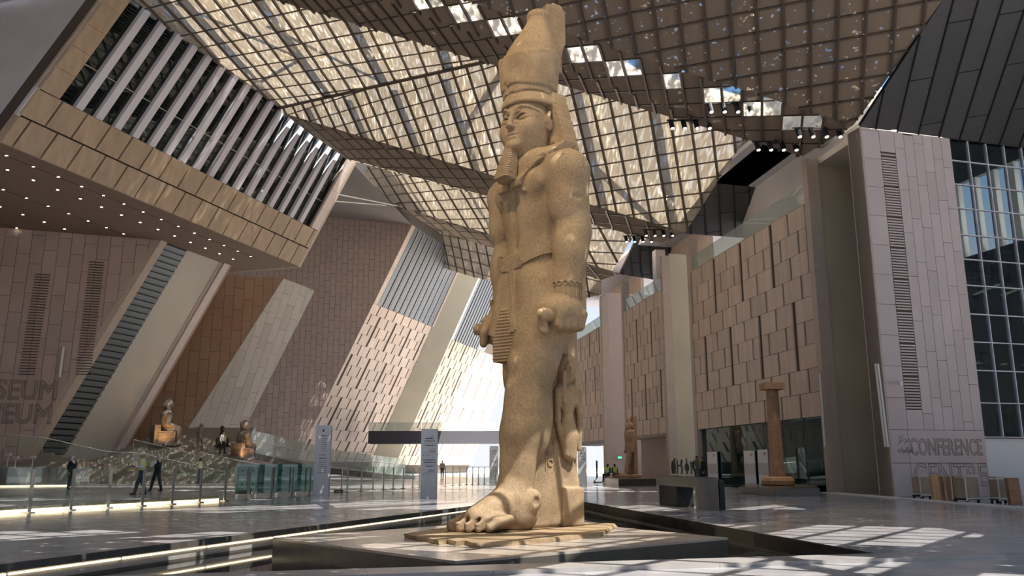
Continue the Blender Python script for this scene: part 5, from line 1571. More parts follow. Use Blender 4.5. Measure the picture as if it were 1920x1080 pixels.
barrier('short dark glass barrier run beyond the lone totem sign', [(835, 912), (849, 911), (862, 910), (875, 909), (886, 908.4), (897, 907.8), (908, 907.2), (930, 906)], 1.17)
for i, (x, y) in enumerate(((462, 932), (497, 930.5), (536, 929), (572, 927.5))):
    g = on_z(x, y)
    t = thing('glass_turnstile', ['first', 'second', 'third', 'last'][i] + ' green glass turnstile gate counted from the left, behind the barrier', 'turnstile', g, .15, group='glass turnstiles')
    m = MB(); m.box((-.42, 0, .12), (.42, .015, 1.25)); m.local('gate_leaf', 'glass_shop', t)
    m = MB(); m.box((-.40, .5, .12), (.40, .515, 1.15)); m.local('gate_leaf', 'glass_rail', t)
    m = MB(); m.box((-.46, -.02, 0), (-.42, .55, 1.12)); m.local('gate_post', 'steel', t)
    for z_ in (.5, 1.0):
        m = MB(); m.tube([(-.2, -.012, z_), (-.2, .02, z_)], .035, 8); m.tube([(.2, -.012, z_), (.2, .02, z_)], .035, 8); m.local('clamp', 'frame_dark', t)

# ------------------------------------------------------------------ stairs on the left
st1 = struct('stairs_1', 'broad stone steps rising at the far left under the museum wall', 'stairs')
n_ = 16
for i in range(n_):
    z0 = i * .165; y0 = 58.0 + i * .38
    f = i / (n_ - 1)
    xr = -22.4 - 14.6 * f
    m = MB(); m.box((-62, y0, z0 - (.0 if i else 0)), (xr, y0 + (.40 if i < n_ - 1 else 6), z0 + .165)); m.build('step', 'stair_stone', st1)
st2 = struct('stairs_2', 'grand flight of dark stone steps carrying the royal statues', 'stairs')
for i in range(30):
    m = MB(); z0 = i * .15; y0 = 60.0 + i * .5
    m.box((-33.5 + i * .12, y0, max(0, z0 - .3)), (-20.0 - i * .10, y0 + .52, z0 + .15)); m.build('step', 'stair_stone', st2)
pw_ = struct('wall_parapet', 'low dark stone parapet at the foot of the far left steps', 'wall')
a, b = on_z(-60, 914), on_z(128, 911.5)
m = MB(); m.obox(a, b - a, Vector((0, .5, 0)), Z * 1.05); m.build('parapet', 'rim_stone', pw_)
m = MB(); m.obox(a - Vector((0, .05, 0)) + Z * .02, b - a, Vector((0, .04, 0)), Z * .05); m.build('light_strip', 'led', pw_)
def rail_line(label, pts, depth, h=.95, mat='glass_rail'):
    P = [at_depth(x, y, depth + k * .6) - Z * h for k, (x, y) in enumerate(pts)]
    Q = []
    for a, b in zip(P[:-1], P[1:]):
        k = max(1, int((b - a).length / 1.7))
        Q += [a + (b - a) * (j / k) for j in range(k)]
    Q.append(P[-1])
    return barrier(label, Q, h, 'stair_railing', rail=True, group='stair railings', mat=mat, pw=.05, cat='railing')
rail_line('steel handrail with glass panes running down the far left steps', [(10, 814), (82, 821), (200, 847), (262, 850), (425, 886)], 56)
rail_line('short glass railing with a warm steel handrail below the seated statue', [(251, 825), (366, 852)], 63)
rail_line('glass railing descending in front of the royal statues towards the totem', [(374, 849), (480, 870), (585, 889)], 60.5)
ramp = struct('trim_5', 'long glass-sided ramp descending behind the white totem signs', 'ramp')
ra, rb, rc = at_depth(470, 848, 66), at_depth(590, 874, 70), at_depth(760, 893, 76)
for a, b in ((ra, rb), (rb, rc)):
    m = MB(); m.obox(a - Z * .5, b - a, Vector((.6, 2.4, 0)), Z * .5); m.build('ramp_deck', 'plinth_stone', ramp)
    k = 5
    for j in range(k):
        p, q = a + (b - a) * (j / k), a + (b - a) * ((j + 1) / k)
        h0 = 1.7 if a is ra else 1.5
        m = MB(); m.prism([p + Z * .02, p + (q - p) * .985 + Z * .02, p + (q - p) * .985 + Z * h0, p + Z * h0], Vector((0, .02, 0))); m.build('glass_pane', 'glass_parapet', ramp)
    m = MB(); m.tube([a + Z * 1.0, b + Z * 1.0], .03, 6); m.build('handrail', 'steel_light', ramp)
for (x, y) in ((62, 857), (30, 858), (16, 852)):
    g = at_depth(x, y, 57.5)
    t = thing('floor_lamp', {62: 'small square-headed floor lamp standing on the far left steps, tallest of three', 30: 'thin floor lamp on the far left steps, middle of three', 16: 'thin floor lamp on the far left steps, leftmost of three'}[x], 'lamp', (g.x, g.y, g.z - .75), group='floor lamps on the steps')
    MB().tube([(0, 0, 0), (0, 0, .7)], .03, 8).local('stem', 'steel_light', t)
    m = MB(); m.box((-.17, -.1, .66), (.17, .1, .84)); m.local('lamp_head', 'cart_rail' if x == 62 else 'steel_light', t)

# ------------------------------------------------------------------ sculpted statues in the background
def seated_statue(label, px, base_y, top_y, depth, rot, mat, lit=True, head=True):
    g = at_depth(px, base_y, depth); h = at_depth(px, top_y, depth).z - g.z
    t = thing('seated_statue', label, 'statue', g, rot, group='royal statues on the steps')
    k = h / 2.6
    v = Vol((-.75 * k, -.75 * k, 0), (.75 * k, .95 * k, 2.7 * k), .035 * k)
    K = lambda *a: tuple(x * k for x in a)
    v.cap(K(-.3, .0, 1.55), K(.3, .0, 1.55), .26 * k, None, .05 * k); v.ell(K(0, 0, 1.25), K(.42, .26, .55), .15 * k)
    v.cap(K(0, .02, 1.7), K(0, .04, 2.0), .15 * k, None, .1 * k); v.ell(K(0, .06, 2.18), K(.20, .23, .26), .05 * k)
    v.ell(K(0, -.05, 2.22), K(.33, .25, .33), .06 * k); v.cap(K(-.26, -.02, 2.1), K(-.24, .05, 1.7), .11 * k, None, .05 * k); v.cap(K(.26, -.02, 2.1), K(.24, .05, 1.7), .11 * k, None, .05 * k)
    v.ell(K(0, .29, 2.14), K(.05, .06, .07), .05 * k)
    for s in (1, -1):
        v.cap(K(s * .46, 0, 1.55), K(s * .5, -.02, 1.1), .14 * k, .12 * k, .06 * k); v.cap(K(s * .5, -.02, 1.1), K(s * .3, .5, .98), .11 * k, .09 * k, .05 * k)
        v.ell(K(s * .28, .56, .97), K(.1, .14, .06), .04 * k)
        v.cap(K(s * .24, .05, .8), K(s * .24, .62, .82), .20 * k, .18 * k, .06 * k); v.cap(K(s * .24, .62, .78), K(s * .24, .60, .15), .17 * k, .13 * k, .05 * k)
        v.ell(K(s * .24, .72, .1), K(.13, .24, .11), .05 * k)
    o = link('figure', v.mesh('figure'), mat, t, (0, 0, 0), local=True)
    m = MB(); m.box(K(-.52, -.5, .0), K(.52, .62, .16)); m.box(K(-.5, -.42, .16), K(.5, .62, .74)); m.box(K(-.5, .32, .74), K(.5, .62, 1.05))
    # y is backwards: throne block with a low back
    m.local('throne', mat, t)
    for i in range(7):
        mm = MB(); mm.box(K(-.505, -.34 + (i % 2) * .03, .22 + i * .07), K(-.5, .50, .25 + i * .07)); mm.box(K(-.40, .62, .22 + i * .07), K(.40, .625, .25 + i * .07)); mm.local('carved_line', 'stone_dark_gap', t)
    if lit:
        l = bpy.data.lights.new('statue_uplight', 'SPOT'); l.energy = 110 * k * k; l.color = (1, .55, .18); l.spot_size = 1.5; l.spot_blend = .8; l.shadow_soft_size = .08
        lo = bpy.data.objects.new('statue_uplight', l); COL.objects.link(lo); lo.parent = t
        # lamp stands between the statue and the viewer, shining up the throne
        d = Vector((CAM.x - g.x, CAM.y - g.y, 0)).normalized(); ca, sa = math.cos(-rot), math.sin(-rot); dl = Vector((d.x * ca - d.y * sa, d.x * sa + d.y * ca, 0))
        lo.location = dl * 1.25 * k + Z * .12; lo.rotation_euler = (dl * .55 - Z * .55).to_track_quat('Z', 'Y').to_euler()
        m = MB(); m.lathe([(.09, 0), (.09, .08)], dl * 1.25 * k, 10); m.local('uplight_housing', 'black_matte', t)
    return t
seated_statue('largest seated stone pharaoh on the steps, warm uplit throne, left of the others', 307, 836, 742, 68.7, math.radians(125), 'granite_gray')
seated_statue('seated stone figure on a warm uplit throne at the right end of the statue row', 455, 862, 785, 65.8, math.radians(150), 'granite_gray')
seated_statue('small black seated statue between the two lit thrones', 415, 838, 797, 68.5, math.radians(120), 'granite_black', lit=False)
def standing_statue(label, g, h, rot, mat, name='standing_statue', group=None, stride=.3, crown=True, parent_lab=None):
    t = thing(name, label, 'statue', g, rot, group=group)
    k = h / 4.2
    K = lambda *a: tuple(x * k for x in a)
    v = Vol(K(-.8, -.75, 0), K(.8, 1.1, 4.3), .03 * k)
    v.box(K(-.5, -.6, 0), K(.5, 1.0, .22), .03 * k, .0)
    v.cap(K(.2, .02, 2.0), K(.22, .28, 1.1), .21 * k, .17 * k, .05 * k); v.cap(K(.22, .28, 1.1), K(.22, .50, .32), .16 * k, .11 * k, .05 * k); v.ell(K(.22, .66, .28), K(.13, .30, .11), .05 * k)
    v.cap(K(-.2, -.02, 2.0), K(-.2, -.08, 1.1), .21 * k, .17 * k, .05 * k); v.cap(K(-.2, -.08, 1.1), K(-.2, -.1, .32), .16 * k, .12 * k, .05 * k); v.ell(K(-.2, .08, .28), K(.13, .30, .11), .05 * k)
    v.ell(K(0, .03, 2.05), K(.42, .30, .42), .1 * k); v.ell(K(0, .0, 2.6), K(.36, .24, .55), .12 * k); v.ell(K(0, 0, 2.95), K(.46, .27, .35), .12 * k)
    for s in (1, -1):
        v.cap(K(s * .5, 0, 3.05), K(s * .54, -.04, 2.45), .16 * k, .13 * k, .06 * k); v.cap(K(s * .54, -.04, 2.45), K(s * .5, .04, 1.85), .12 * k, .10 * k, .05 * k); v.ell(K(s * .5, .08, 1.75), K(.11, .15, .13), .05 * k)
    v.cap(K(0, .0, 3.1), K(0, .04, 3.4), .15 * k, None, .08 * k); v.ell(K(0, .08, 3.5), K(.19, .21, .25), .05 * k); v.ell(K(0, -.04, 3.5), K(.30, .22, .30), .06 * k)
    v.cap(K(0, .26, 3.3), K(0, .30, 3.05), .06 * k, .07 * k, .03 * k)
    v.box(K(-.20, -.50, .2), K(.20, -.2, 4.18 if crown else 3.3), .03 * k, .03 * k)
    if crown:
        v.cap(K(0, .02, 3.72), K(0, .0, 3.98), .17 * k, .12 * k, .05 * k); v.ell(K(0, .05, 4.12), K(.3, .14, .12), .03 * k, cut=True)
    v.ell(K(.4, .3, 2.9), K(.2, .2, .2), .06 * k, cut=True) if crown else None
    link('figure', v.mesh('figure'), mat, t, (0, 0, 0), local=True)
    return t
g = at_depth(374, 845, 68.0); h = at_depth(374, 788, 68.0).z - g.z
standing_statue('slim standing stone figure with pale head between the lit throne and black statue', g, h, math.radians(100), 'granite_gray', crown=False, group='royal statues on the steps')

# the standing colossus by the right-hand wall, on its dark plinth
pl = thing('statue_plinth', 'low dark stone plinth carrying the distant standing statue at right', 'plinth', on_z(1180, 903))
def flat_block(t, px, h, name, mat, z0=0.0, n=1):
    m = MB(); pts = [on_z(x, y, z0) for x, y in px]; m.prism(pts, Z * h); return m.build(name, mat, t)
flat_block(pl, [(1135, 909), (1160, 912), (1231, 911), (1227, 907.6), (1150, 904.5)], .40, 'plinth_block', 'plinth_stone')
pc_ = [on_z(x, y) for x, y in ((1135, 909), (1160, 912), (1231, 911), (1227, 907.6), (1150, 904.5))]; cc_ = sum(pc_, Vector()) / 5
MB().prism([cc_ + (p - cc_) * .97 + Z * .401 for p in pc_], Z * .02).build('plinth_top', 'plinth_stone', pl)
g = on_z(1183, 908.5, .0); gd = g.y
base = Vector((g.x, g.y, .422)); hh = at_depth(1181, 779, gd).z - .44
standing_statue('tan granite standing pharaoh with chipped body, striding left on the dark plinth', base, hh, math.radians(-72), 'granite_red')

# stone column on a plinth by the shop glazing
pl2 = thing('column_plinth', 'low wide dark stone plinth below the granite column', 'plinth', on_z(1462, 925))
flat_block(pl2, [(1387, 926), (1455, 931.5), (1538, 931), (1532, 920), (1402, 918)], .30, 'plinth_block', 'plinth_stone')
cg = on_z(1460, 923); cg = Vector((cg.x, cg.y, .302))
colm = thing('granite_column', 'red granite polygonal column with square capital and round base drum by the shop glazing', 'column', cg)
ch = at_depth(1450, 719, cg.y).z - .30
MB().lathe([(.66, 0), (.74, .05), (.75, .22), (.70, .36), (.60, .40)], (0, 0, 0), 28).local('base_drum', 'granite_red', colm, smooth=False)
MB().lathe([(.355, .40), (.345, .9), (.325, ch * .45), (.305, ch * .8), (.295, ch - .32)], (0, 0, 0), 8).local('shaft', 'granite_red', colm)
m = MB(); m.prism([(-.46, -.46, ch - .30), (.46, -.46, ch - .30), (.46, .46, ch - .30), (-.46, .46, ch - .30)], (0, 0, .30)); m.local('capital', 'granite_red', colm)
m = MB()
for i in range(16):
    r = random.Random(i); z_ = 1.0 + i * .2
    m.box((-.06 + r.uniform(-.02, .02), -.335 + z_ * .0115, z_), (.06, -.31 + z_ * .0115, z_ + r.uniform(.06, .13)))
m.local('carved_column', 'granite_gray', colm)

# ------------------------------------------------------------------ display table with small bronzes
C0, C1_, C2_ = on_z(1309, 957), on_z(1233, 946.5), on_z(1346, 957.5)
uu = (C1_ - C0); ul_ = uu.length; uu.normalize(); vv = Vector((-uu.y, uu.x, 0)); vv = vv if vv.x > 0 else -vv
tab = thing('display_table', 'dark bronze display table with block legs and a leaning end panel on the open floor', 'table', C0)
TWd = .62
m = MB(); m.obox(C0 + Z * .60, uu * ul_, vv * TWd, Z * .27); m.build('table_top', 'plinth_stone', tab)
m = MB(); m.obox(C0 + uu * .05 + vv * .05 + Z * .871, uu * (ul_ - .1), vv * (TWd - .1), Z * .012); m.build('top_sheet', 'frame_dark', tab)
m = MB(); m.obox(C0, uu * .14, vv * TWd, Z * .60); m.build('leg', 'plinth_stone', tab)
m = MB(); m.obox(C0 + uu * (ul_ - 1.6) + vv * .05, uu * 1.55, vv * (TWd - .1), Z * .60); m.build('leg', 'black_matte', tab)
m = MB(); o_ = C0 + vv * (TWd + .02) - uu * .02; m.prism([o_, o_ + uu * .9, o_ + uu * .9 + Z * .84, o_ + Z * .80], vv * .15); m.build('end_panel', 'black_matte', tab)
arts = [(1256, 864, 'curved'), (1262, 866, 'hook'), (1270, 867, 'wave'), (1281, 865, 'bottle'), (1290, 871, 'pin'), (1301, 866, 'blade'), (1252, 870, 'leaf')]
labs = {'curved': 'tall dark bronze with curved top on the display table', 'hook': 'dark bronze hook shape with a side spur on the display table', 'wave': 'thin wavy dark bronze figure on the display table', 'bottle': 'dark bottle-shaped bronze with thin neck on the display table', 'pin': 'short plain dark bronze rod on the display table', 'blade': 'broad dark blade-shaped bronze, rightmost on the display table', 'leaf': 'small leaf-shaped dark bronze, leftmost on the display table'}
sil = {'curved': [(-.03, 0), (.03, 0), (.04, .2), (.02, .40), (.06, .47), (-.02, .46), (-.04, .3)],
       'hook': [(-.02, 0), (.02, 0), (.025, .2), (.10, .24), (.10, .27), (.025, .27), (.02, .42), (-.02, .42)],
       'wave': [(-.02, 0), (.03, 0), (.05, .15), (.02, .28), (.05, .40), (.0, .44), (-.03, .28), (.0, .14)],
       'bottle': [(-.03, 0), (.03, 0), (.03, .08), (.07, .14), (.06, .26), (.02, .32), (.015, .46), (-.015, .46), (-.02, .32), (-.06, .26), (-.07, .14), (-.03, .08)],
       'pin': [(-.025, 0), (.025, 0), (.02, .1), (.03, .30), (.045, .36), (-.045, .36), (-.03, .30), (-.02, .1)],
       'blade': [(-.05, 0), (.05, 0), (.06, .2), (.075, .36), (.04, .46), (-.04, .46), (-.075, .36), (-.05, .2)],
       'leaf': [(-.03, 0), (.03, 0), (.05, .12), (.06, .28), (.02, .40), (-.03, .36), (-.05, .2)]}
for i, (x, y, kind) in enumerate(arts):
    fr = (x - 1240) / 75.0
    p = C0 + uu * (ul_ * (1 - fr) * .92 + .1) + vv * .30 + Z * .883
    # keep the piece where it shows on the table top
    t = thing('bronze_artifact', labs[kind], 'artifact', p, group='small bronzes on the display table')
    MB().lathe([(.05, 0), (.05, .015)], (0, 0, 0), 10).local('stand', 'black_matte', t)
    MB().tube([(0, 0, .015), (0, 0, .08)], .012, 6).local('pin', 'steel', t)
    m = MB(); m.prism([(a_, -.02, .07 + b_) for a_, b_ in sil[kind]], (0, .04, 0)); m.local('bronze_shape', 'bronze_dark', t)

# ------------------------------------------------------------------ boards behind the shop glass, stand, exit sign
for i, (x0, x1, ya, yb) in enumerate(((1328, 1346, 847, 905), (1397, 1417, 845, 908), (1423, 1442, 843, 906))):
    p0, p1 = onR(x0, 900, .16), onR(x1, 900, .16)
    zt = onR((x0 + x1) / 2, ya, .16).z
    q0 = Vector((p1.x, p1.y, 0)); bw = (p0 - p1).length
    t = thing('poster_board', ['first', 'second', 'third'][i] + ' white poster board in front of the shop glass, counted from the left', 'poster board', q0, group='white poster boards by the shop')
    m = MB(); m.obox(q0 + Z * .1, A_DIR * bw, N_HALL_R * .05, Z * (zt - .1)); m.build('board', 'white_paint', t)
    m = MB(); m.obox(q0 + NEG * .001 + Z * (zt * .36), A_DIR * bw, NEG * .004, Z * (zt * .3)); m.build('grey_band', 'plaster_gray', t)
    m = MB(); m.obox(q0 + NEG * .001 + A_DIR * bw * .15 + Z * (zt * .86), A_DIR * bw * .25, NEG * .004, Z * (zt * .07)); m.build('printed_mark', 'wood_panel', t)
    for u_ in (.08, .84):
        m = MB(); m.obox(q0 + A_DIR * bw * u_, A_DIR * .08, N_HALL_R * .05, Z * .1); m.build('foot', 'steel', t)
g = on_z(1117, 905)
t = thing('metal_stand', 'thin dark pole on an angled foot standing before the bright exit', 'stand', g)
MB().tube([(0.1, 0, 1.55), (.1, 0, .35), (-.12, 0, .05)], .06, 8).local('pole', 'frame_dark', t)
m = MB(); m.box((-.16, -.2, 0), (.42, .2, .06)); m.local('foot', 'frame_dark', t)
ex = Lr(40.9, .0, 0) + Q_DIR * 1.1
p = on_plane(1157, 860, Lr(41.02, .3), NQ) + NQ * .05
t = thing('exit_sign', 'small glowing green exit sign on the brown wall by the exit', 'sign', p)
m = MB(); m.obox(Vector((0, 0, 0)), Q_DIR * .42, NQ * .05, Z * .2); m.local('sign_case', 'frame_dark', t)
m = MB(); m.obox(Q_DIR * .015 + NQ * .051 + Z * .015, Q_DIR * .39, NQ * .005, Z * .17); m.local('sign_face', 'exit_green', t)

# ------------------------------------------------------------------ crates and trolleys by the tower
def trolley(label, x, y, w, h, d, canvas=True):
    g = on_z(x, y) + Z * .001
    t = thing('trolley', label, 'trolley', g, .25, group='trolleys by the tower')
    for sx in (0, w):
        m = MB(); m.tube([(sx, 0, .08), (sx, 0, h - .05), (sx, .05, h), (sx, d - .05, h), (sx, d, h - .05), (sx, d, .08)], .025, 8); m.local('side_frame', 'cart_rail', t)
    for z_ in (.14, h - .02):
        m = MB(); m.tube([(0, 0, z_), (w, 0, z_)], .025, 8); m.tube([(0, d, z_), (w, d, z_)], .02, 8); m.local('cross_rail', 'cart_rail', t)
    if canvas:
        m = MB(); m.box((.03, .02, .2), (w - .03, d - .04, h - .08)); m.local('packed_load', 'cart_canvas', t)
    m = MB(); m.box((0, 0, .10), (w, d, .14)); m.local('deck', 'black_matte', t)
    for sx in (.06, w - .06):
        for sy in (.06, d - .06): m = MB(); m.tube([(sx - .02, sy, .05), (sx + .02, sy, .05)], .05, 10); m.local('wheel', 'black_matte', t)
trolley('metal trolley with canvas load nearest the carved letters', 1728, 936.5, .48, .85, .5)
trolley('wide metal trolley with canvas load right of the crate row', 1814, 944.2, .55, .88, .6)
trolley('metal trolley at the right edge of the picture, partly loaded', 1876, 945, .32, .84, .45)
def board(label, x, y, w, h, mat, lean=.08):
    g = on_z(x, y) + Z * .001
    t = thing('wooden_crate', label, 'crate', g, -.12, group='wooden crates by the tower')
    m = MB(); m.prism([(0, 0, 0), (w, 0, 0), (w, lean, h), (0, lean, h)], (0, .22, 0)); m.local('crate_body', mat, t)
    for z_ in (.08, h * .5, h - .1):
        m = MB(); m.box((-.006, -.012 + lean * z_ / h, z_), (w + .006, .0 + lean * z_ / h + .02, z_ + .05)); m.local('batten', mat, t)
board('light orange wooden crate standing between the trolleys', 1752, 938.5, .30, .88, 'wood_panel')
board('narrow dark brown wooden crate between the orange and pink ones', 1770.5, 940.8, .10, .84, 'wood_brown')
board('pinkish wooden crate left of the wide trolley', 1778.5, 941.6, .13, .84, 'wood_pink')
board('brown wooden crate beside the wide trolley', 1786.5, 942.4, .17, .84, 'wood_brown')
board('reddish brown wooden crate at the right edge of the picture', 1896.5, 946.5, .34, .82, 'wood_brown')
t = thing('floor_equipment', 'small dark box lying at the foot of the glass barrier near the white totem', 'box', on_z(634, 924), .1)
m = MB(); m.box((-.2, 0, 0), (.2, .25, .13)); m.local('case', 'black_matte', t)
m = MB(); m.box((-.16, -.005, .03), (.10, .0, .09)); m.local('front_plate', 'steel', t)

# ------------------------------------------------------------------ people
solid('skin', (.42, .25, .17), .6); solid('skin_dark', (.16, .09, .06), .6)
solid('hair', (.02, .016, .014), .6); solid('cloth_black', (.015, .015, .018), .8); solid('cloth_navy', (.03, .045, .07), .8)
solid('cloth_white', (.68, .68, .68), .8); solid('cloth_hivis', (.62, .85, .05), .7); solid('cloth_blue', (.08, .12, .2), .8); solid('reflective', (.75, .75, .72), .4)
solid('helmet_white', (.8, .8, .78), .35); solid('cloth_tan', (.45, .42, .36), .8)
def person(label, px, py, H, face, top, pants, hat=None, scarf=None, vest=None, stride=.1, arms='down', skin='skin', sit=False, z=0.0, at=None, depth=None, group=None):
    g = on_z(px, py, z) if at is None else at
    rot = face
    t = thing('person', label, 'person', g, rot, group=group)
    k = H / 1.75; hres = .014
    legs = []
    dz = 0.0
    if sit:
        dz = -.40
        for s in (1, -1): legs.append(((s * .09, 0, .92 + dz), (s * .13, .42, .54), (s * .12, .46, .09)))
    else:
        for s in (1, -1): legs.append(((s * .09, 0, .92), (s * .10, s * stride * .5 + .03, .50), (s * .10, s * stride, .09)))
    if arms == 'down': A = {s: ((s * .20, 0, 1.42 + dz), (s * .25, -.03, 1.13 + dz), (s * .24, .08, .88 + dz)) for s in (1, -1)}
    elif arms == 'phone': A = {1: ((.20, 0, 1.42), (.24, .04, 1.14), (.10, .28, 1.18)), -1: ((-.20, 0, 1.42), (-.25, .02, 1.13), (-.10, .28, 1.16))}
    elif arms == 'face': A = {1: ((.20, 0, 1.42), (.26, .16, 1.22), (.12, .24, 1.48)), -1: ((-.20, 0, 1.42), (-.25, -.03, 1.13), (-.22, .10, .90))}
    elif arms == 'lap': A = {s: ((s * .20, 0, 1.42 + dz), (s * .25, .02, 1.14 + dz), (s * .12, .30, 1.02 + dz)) for s in (1, -1)}
    lo, hi = (-.45, -.4 if not sit else -.35, 0), (.45, .72, 1.85)
    def limbs(v, grow, which):
        if 'legs' in which:
            for (h_, kn, an) in legs:
                v.cap(h_, kn, .088 + grow, .065 + grow, .03); v.cap(kn, an, .062 + grow, .045 + grow, .02)
            v.ell((0, -.01, .95 + dz), (.165 + grow, .12 + grow, .13), .06)
        if 'torso' in which:
            v.ell((0, 0, 1.12 + dz), (.155 + grow, .105 + grow, .24), .05); v.ell((0, 0, 1.30 + dz), (.185 + grow, .115 + grow, .19), .06); v.cap((-.15, 0, 1.42 + dz), (.15, 0, 1.42 + dz), .065 + grow, None, .05)
        if 'arms' in which:
            for s in (1, -1):
                a, b, c = A[s]
                v.cap(a, b, .055 + grow, .043 + grow, .03); v.cap(b, c, .042 + grow, .032 + grow, .02)
    # body: one continuous skin with head, hands and feet
    v = Vol(lo, hi, hres); limbs(v, -.012, ('legs', 'torso', 'arms'))
    v.cap((0, -.005, 1.42 + dz), (0, .01, 1.54 + dz), .052, None, .03); v.ell((0, .02, 1.63 + dz), (.076, .095, .115), .02); v.ell((0, .06, 1.575 + dz), (.055, .055, .06), .03)
    v.ell((0, .118, 1.615 + dz), (.016, .022, .028), .015)
    for s in (1, -1):
        v.ell((s * .032, .118, 1.648 + dz), (.018, .014, .010), .01, cut=True); v.ell((s * .078, .01, 1.62 + dz), (.012, .025, .034), .01)
        a, b, c = [Vector(q) for q in A[s]]; d = (c - b).normalized(); sd_ = Vector((s, 0, 0)); sd_ = (sd_ - d * sd_.dot(d)).normalized(); up_ = d.cross(sd_)
        v.ell(c + d * .05, (.035, .035, .035), .02); v.cap(c, c + d * .085, .027, .03, .02)
        for q in range(4):
            o_ = c + d * .085 + up_ * (.024 - q * .016); e_ = o_ + d * (.06 - abs(q - 1.3) * .008) - sd_ * .015
            v.cap(o_, e_, .0105, .009, .006)
        v.cap(c + d * .035 + up_ * .03, c + d * .09 + up_ * .055, .012, .010, .01)
    v.ell((0, .125, 1.572 + dz), (.024, .008, .005), .006, cut=True)
    b = link('body', v.mesh('body'), skin, t, (0, 0, 0), local=True)
    tp = Vol(lo, hi, hres); limbs(tp, .012, ('torso', 'arms'))
    for s in (1, -1):
        c = A[s][2]; tp.ell(c, (.05, .05, .05), .0, cut=True)
    tp.box((-.5, -.5, -.1), (.5, .8, .90 + dz), 0, 0, cut=True) if not sit else None
    link('top', tp.mesh('top'), top, t, (0, 0, 0), local=True)
    pt = Vol(lo, hi, hres); limbs(pt, .014, ('legs',)); pt.box((-.5, -.5, -.1), (.5, 1, .07), 0, 0, cut=True)
    link('trousers', pt.mesh('trousers'), pants, t, (0, 0, 0), local=True)
    for (h_, kn, an) in legs:
        sh = Vol((an[0] - .1, an[1] - .15, 0), (an[0] + .1, an[1] + .30, .16), hres); sh.ell((an[0], an[1] + .07, .045), (.048, .14, .048), .0); sh.ell((an[0], an[1], .07), (.045, .055, .06), .03)
        sh.box((-1, -1, -.2), (1, 1, .004), 0, 0, cut=True)
        link('shoe', sh.mesh('shoe'), 'cloth_black', t, (0, 0, 0), local=True)
    if vest:
        vs_ = Vol(lo, hi, hres); limbs(vs_, .026, ('torso',)); vs_.box((-.5, -.5, 0), (.5, .8, .98 + dz), 0, 0, cut=True); vs_.box((-.5, -.5, 1.50 + dz), (.5, .8, 2), 0, 0, cut=True)
        for s in (1, -1): vs_.ell((s * .24, 0, 1.40 + dz), (.06, .12, .12), .02, cut=True)
        vo = link('vest', vs_.mesh('vest'), vest, t, (0, 0, 0), local=True)
        if vest == 'cloth_hivis':
            m = MB()
            for z_ in (1.06, 1.2):
                n = 20; r0 = [(math.cos(2 * math.pi * i / n) * .198, math.sin(2 * math.pi * i / n) * .146) for i in range(n)]
                base = len(m.v)
                for zz in (z_, z_ + .045): m.v += [(x, y, zz + dz) for x, y in r0]
                for i in range(n): m.f.append((base + i, base + (i + 1) % n, base + n + (i + 1) % n, base + n + i))
            m.local('reflective_band', 'reflective', vo)
    if scarf:
        sc = Vol(lo, hi, hres); sc.ell((0, .0, 1.635 + dz), (.098, .108, .135), 0); sc.cap((0, -.01, 1.50 + dz), (0, .0, 1.42 + dz), .095, .13, .04); sc.ell((0, .12, 1.625 + dz), (.058, .06, .085), .01, cut=True)
        link('headscarf', sc.mesh('headscarf'), scarf, t, (0, 0, 0), local=True)
    elif not hat:
        hr = Vol(lo, hi, hres); hr.ell((0, .008, 1.66 + dz), (.085, .102, .10), 0); hr.ell((0, .10, 1.60 + dz), (.09, .06, .09), .01, cut=True); hr.box((-.2, -.3, 1.4 + dz), (.2, .3, 1.58 + dz), 0, .01, cut=True)
        link('hair', hr.mesh('hair'), 'hair', t, (0, 0, 0), local=True)
    if hat:
        hv = Vol(lo, (.45, .72, 1.95), hres); hv.ell((0, .01, 1.69 + dz), (.105, .125, .105), 0); hv.box((-.3, -.3, 1.5 + dz), (.3, .4, 1.675 + dz), 0, .005, cut=True); hv.ell((0, .05, 1.68 + dz), (.12, .155, .014), .01)
        link('helmet', hv.mesh('helmet'), hat, t, (0, 0, 0), local=True)
    if arms == 'phone':
        m = MB(); m.box((-.05, -.40, 1.15), (.05, -.385, 1.27)); m.local('phone', 'black_matte', t)
    t.scale = (k, k, k)
    return t
R_ = math.radians
person('woman in black jacket and white headscarf standing by the steps behind the glass barrier', 131, 918, 1.68, R_(70), 'cloth_black', 'cloth_black', scarf='cloth_white', stride=.04)
person('man in white helmet and yellow vest looking at a phone behind the glass barrier', 262, 928, 1.74, R_(-60), 'cloth_white', 'cloth_navy', hat='helmet_white', vest='cloth_hivis', arms='phone', stride=.22)
person('person in white sleeves and black vest with a hand raised, walking behind the barrier', 292, 921, 1.70, R_(-110), 'cloth_white', 'cloth_black', vest='cloth_black', scarf='cloth_tan', arms='face', stride=.24)
person('person in yellow vest standing in front of the stair railing', 373, 907, 1.72, R_(-80), 'cloth_white', 'cloth_navy', vest='cloth_hivis', arms='phone', skin='skin_dark', stride=.05)
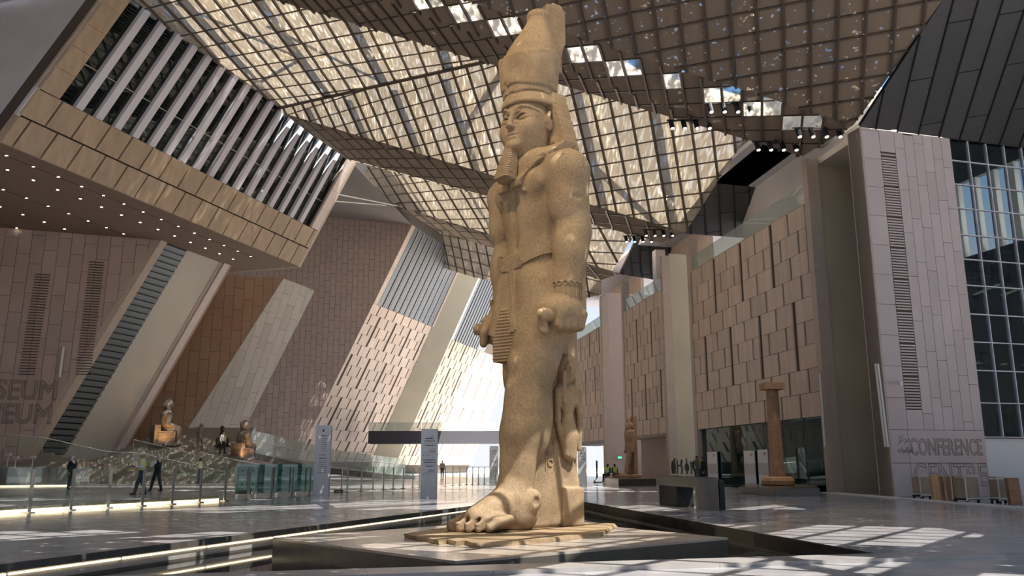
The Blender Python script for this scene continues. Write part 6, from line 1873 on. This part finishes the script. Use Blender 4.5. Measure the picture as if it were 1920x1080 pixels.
person('person in grey shirt standing on the dark steps between the statues', 418, 0, 1.72, R_(60), 'cloth_tan', 'cloth_black', at=Vector((at_depth(418, 850, 66.0).x, 66.0 - .2, at_depth(418, 851, 65.8).z)), stride=.15)
person('tiny distant person silhouetted in the bright exit beside the lone totem', 829, 895.5, 1.70, R_(0), 'cloth_tan', 'cloth_blue', stride=.08)
person('seated guard in yellow vest left of the distant standing statue', 1140, 903.5, 1.72, R_(-40), 'cloth_navy', 'cloth_navy', vest='cloth_hivis', arms='lap', sit=True, skin='skin_dark')
person('seated guard in yellow vest nearest the distant statue feet', 1153, 904, 1.72, R_(30), 'cloth_navy', 'cloth_navy', vest='cloth_hivis', arms='lap', sit=True, skin='skin_dark')
person('person in dark clothes and yellow vest behind the bronzes of the display table', 1309, 914, 1.74, R_(20), 'cloth_navy', 'cloth_navy', vest='cloth_hivis', stride=.06, skin='skin_dark')
person('person in dark jacket standing just right of the yellow vest behind the display table', 1318, 913, 1.70, R_(-60), 'cloth_black', 'cloth_black', stride=.06)

# ------------------------------------------------------------------ spotlights of the hall (key, shoulder and foot ones added out of view)
def spot(name, loc, target, power, size_deg, col=(1.0, .80, .52), blend=.5, r=.15):
    l = bpy.data.lights.new(name, 'SPOT'); l.energy = power; l.color = col; l.spot_size = math.radians(size_deg); l.spot_blend = blend; l.shadow_soft_size = r
    o = bpy.data.objects.new(name, l); COL.objects.link(o); o.location = loc
    o.rotation_euler = (Vector(loc) - Vector(target)).to_track_quat('Z', 'Y').to_euler()
    return o
spot('key_spot', (-7.5, 7.5, 21.0), (0.35, 16.3, 7.0), 11500, 30, col=(1.0, .76, .45), blend=.8)
spot('shoulder_spot', (6.5, 9.5, 24.0), (0.9, 16.2, 7.2), 6500, 28, blend=.8)
spot('foot_spot', (2.0, 4.0, 17.0), (0.2, 15.6, 0.5), 2200, 26)
spot('back_spot', on_plane(1367, 190, R0r, nB1) - Z * .8, (0.9, 16.6, 8.0), 5000, 24)
spot('column_spot', on_plane(1453, 262, R0r, nB1) - Z * .8, (cg.x, cg.y, 2.4), 5000, 16)
spot('far_statue_spot', on_plane(1234, 428, R2r, nB2) - Z * .8, (base.x, base.y, 2.4), 3500, 16)
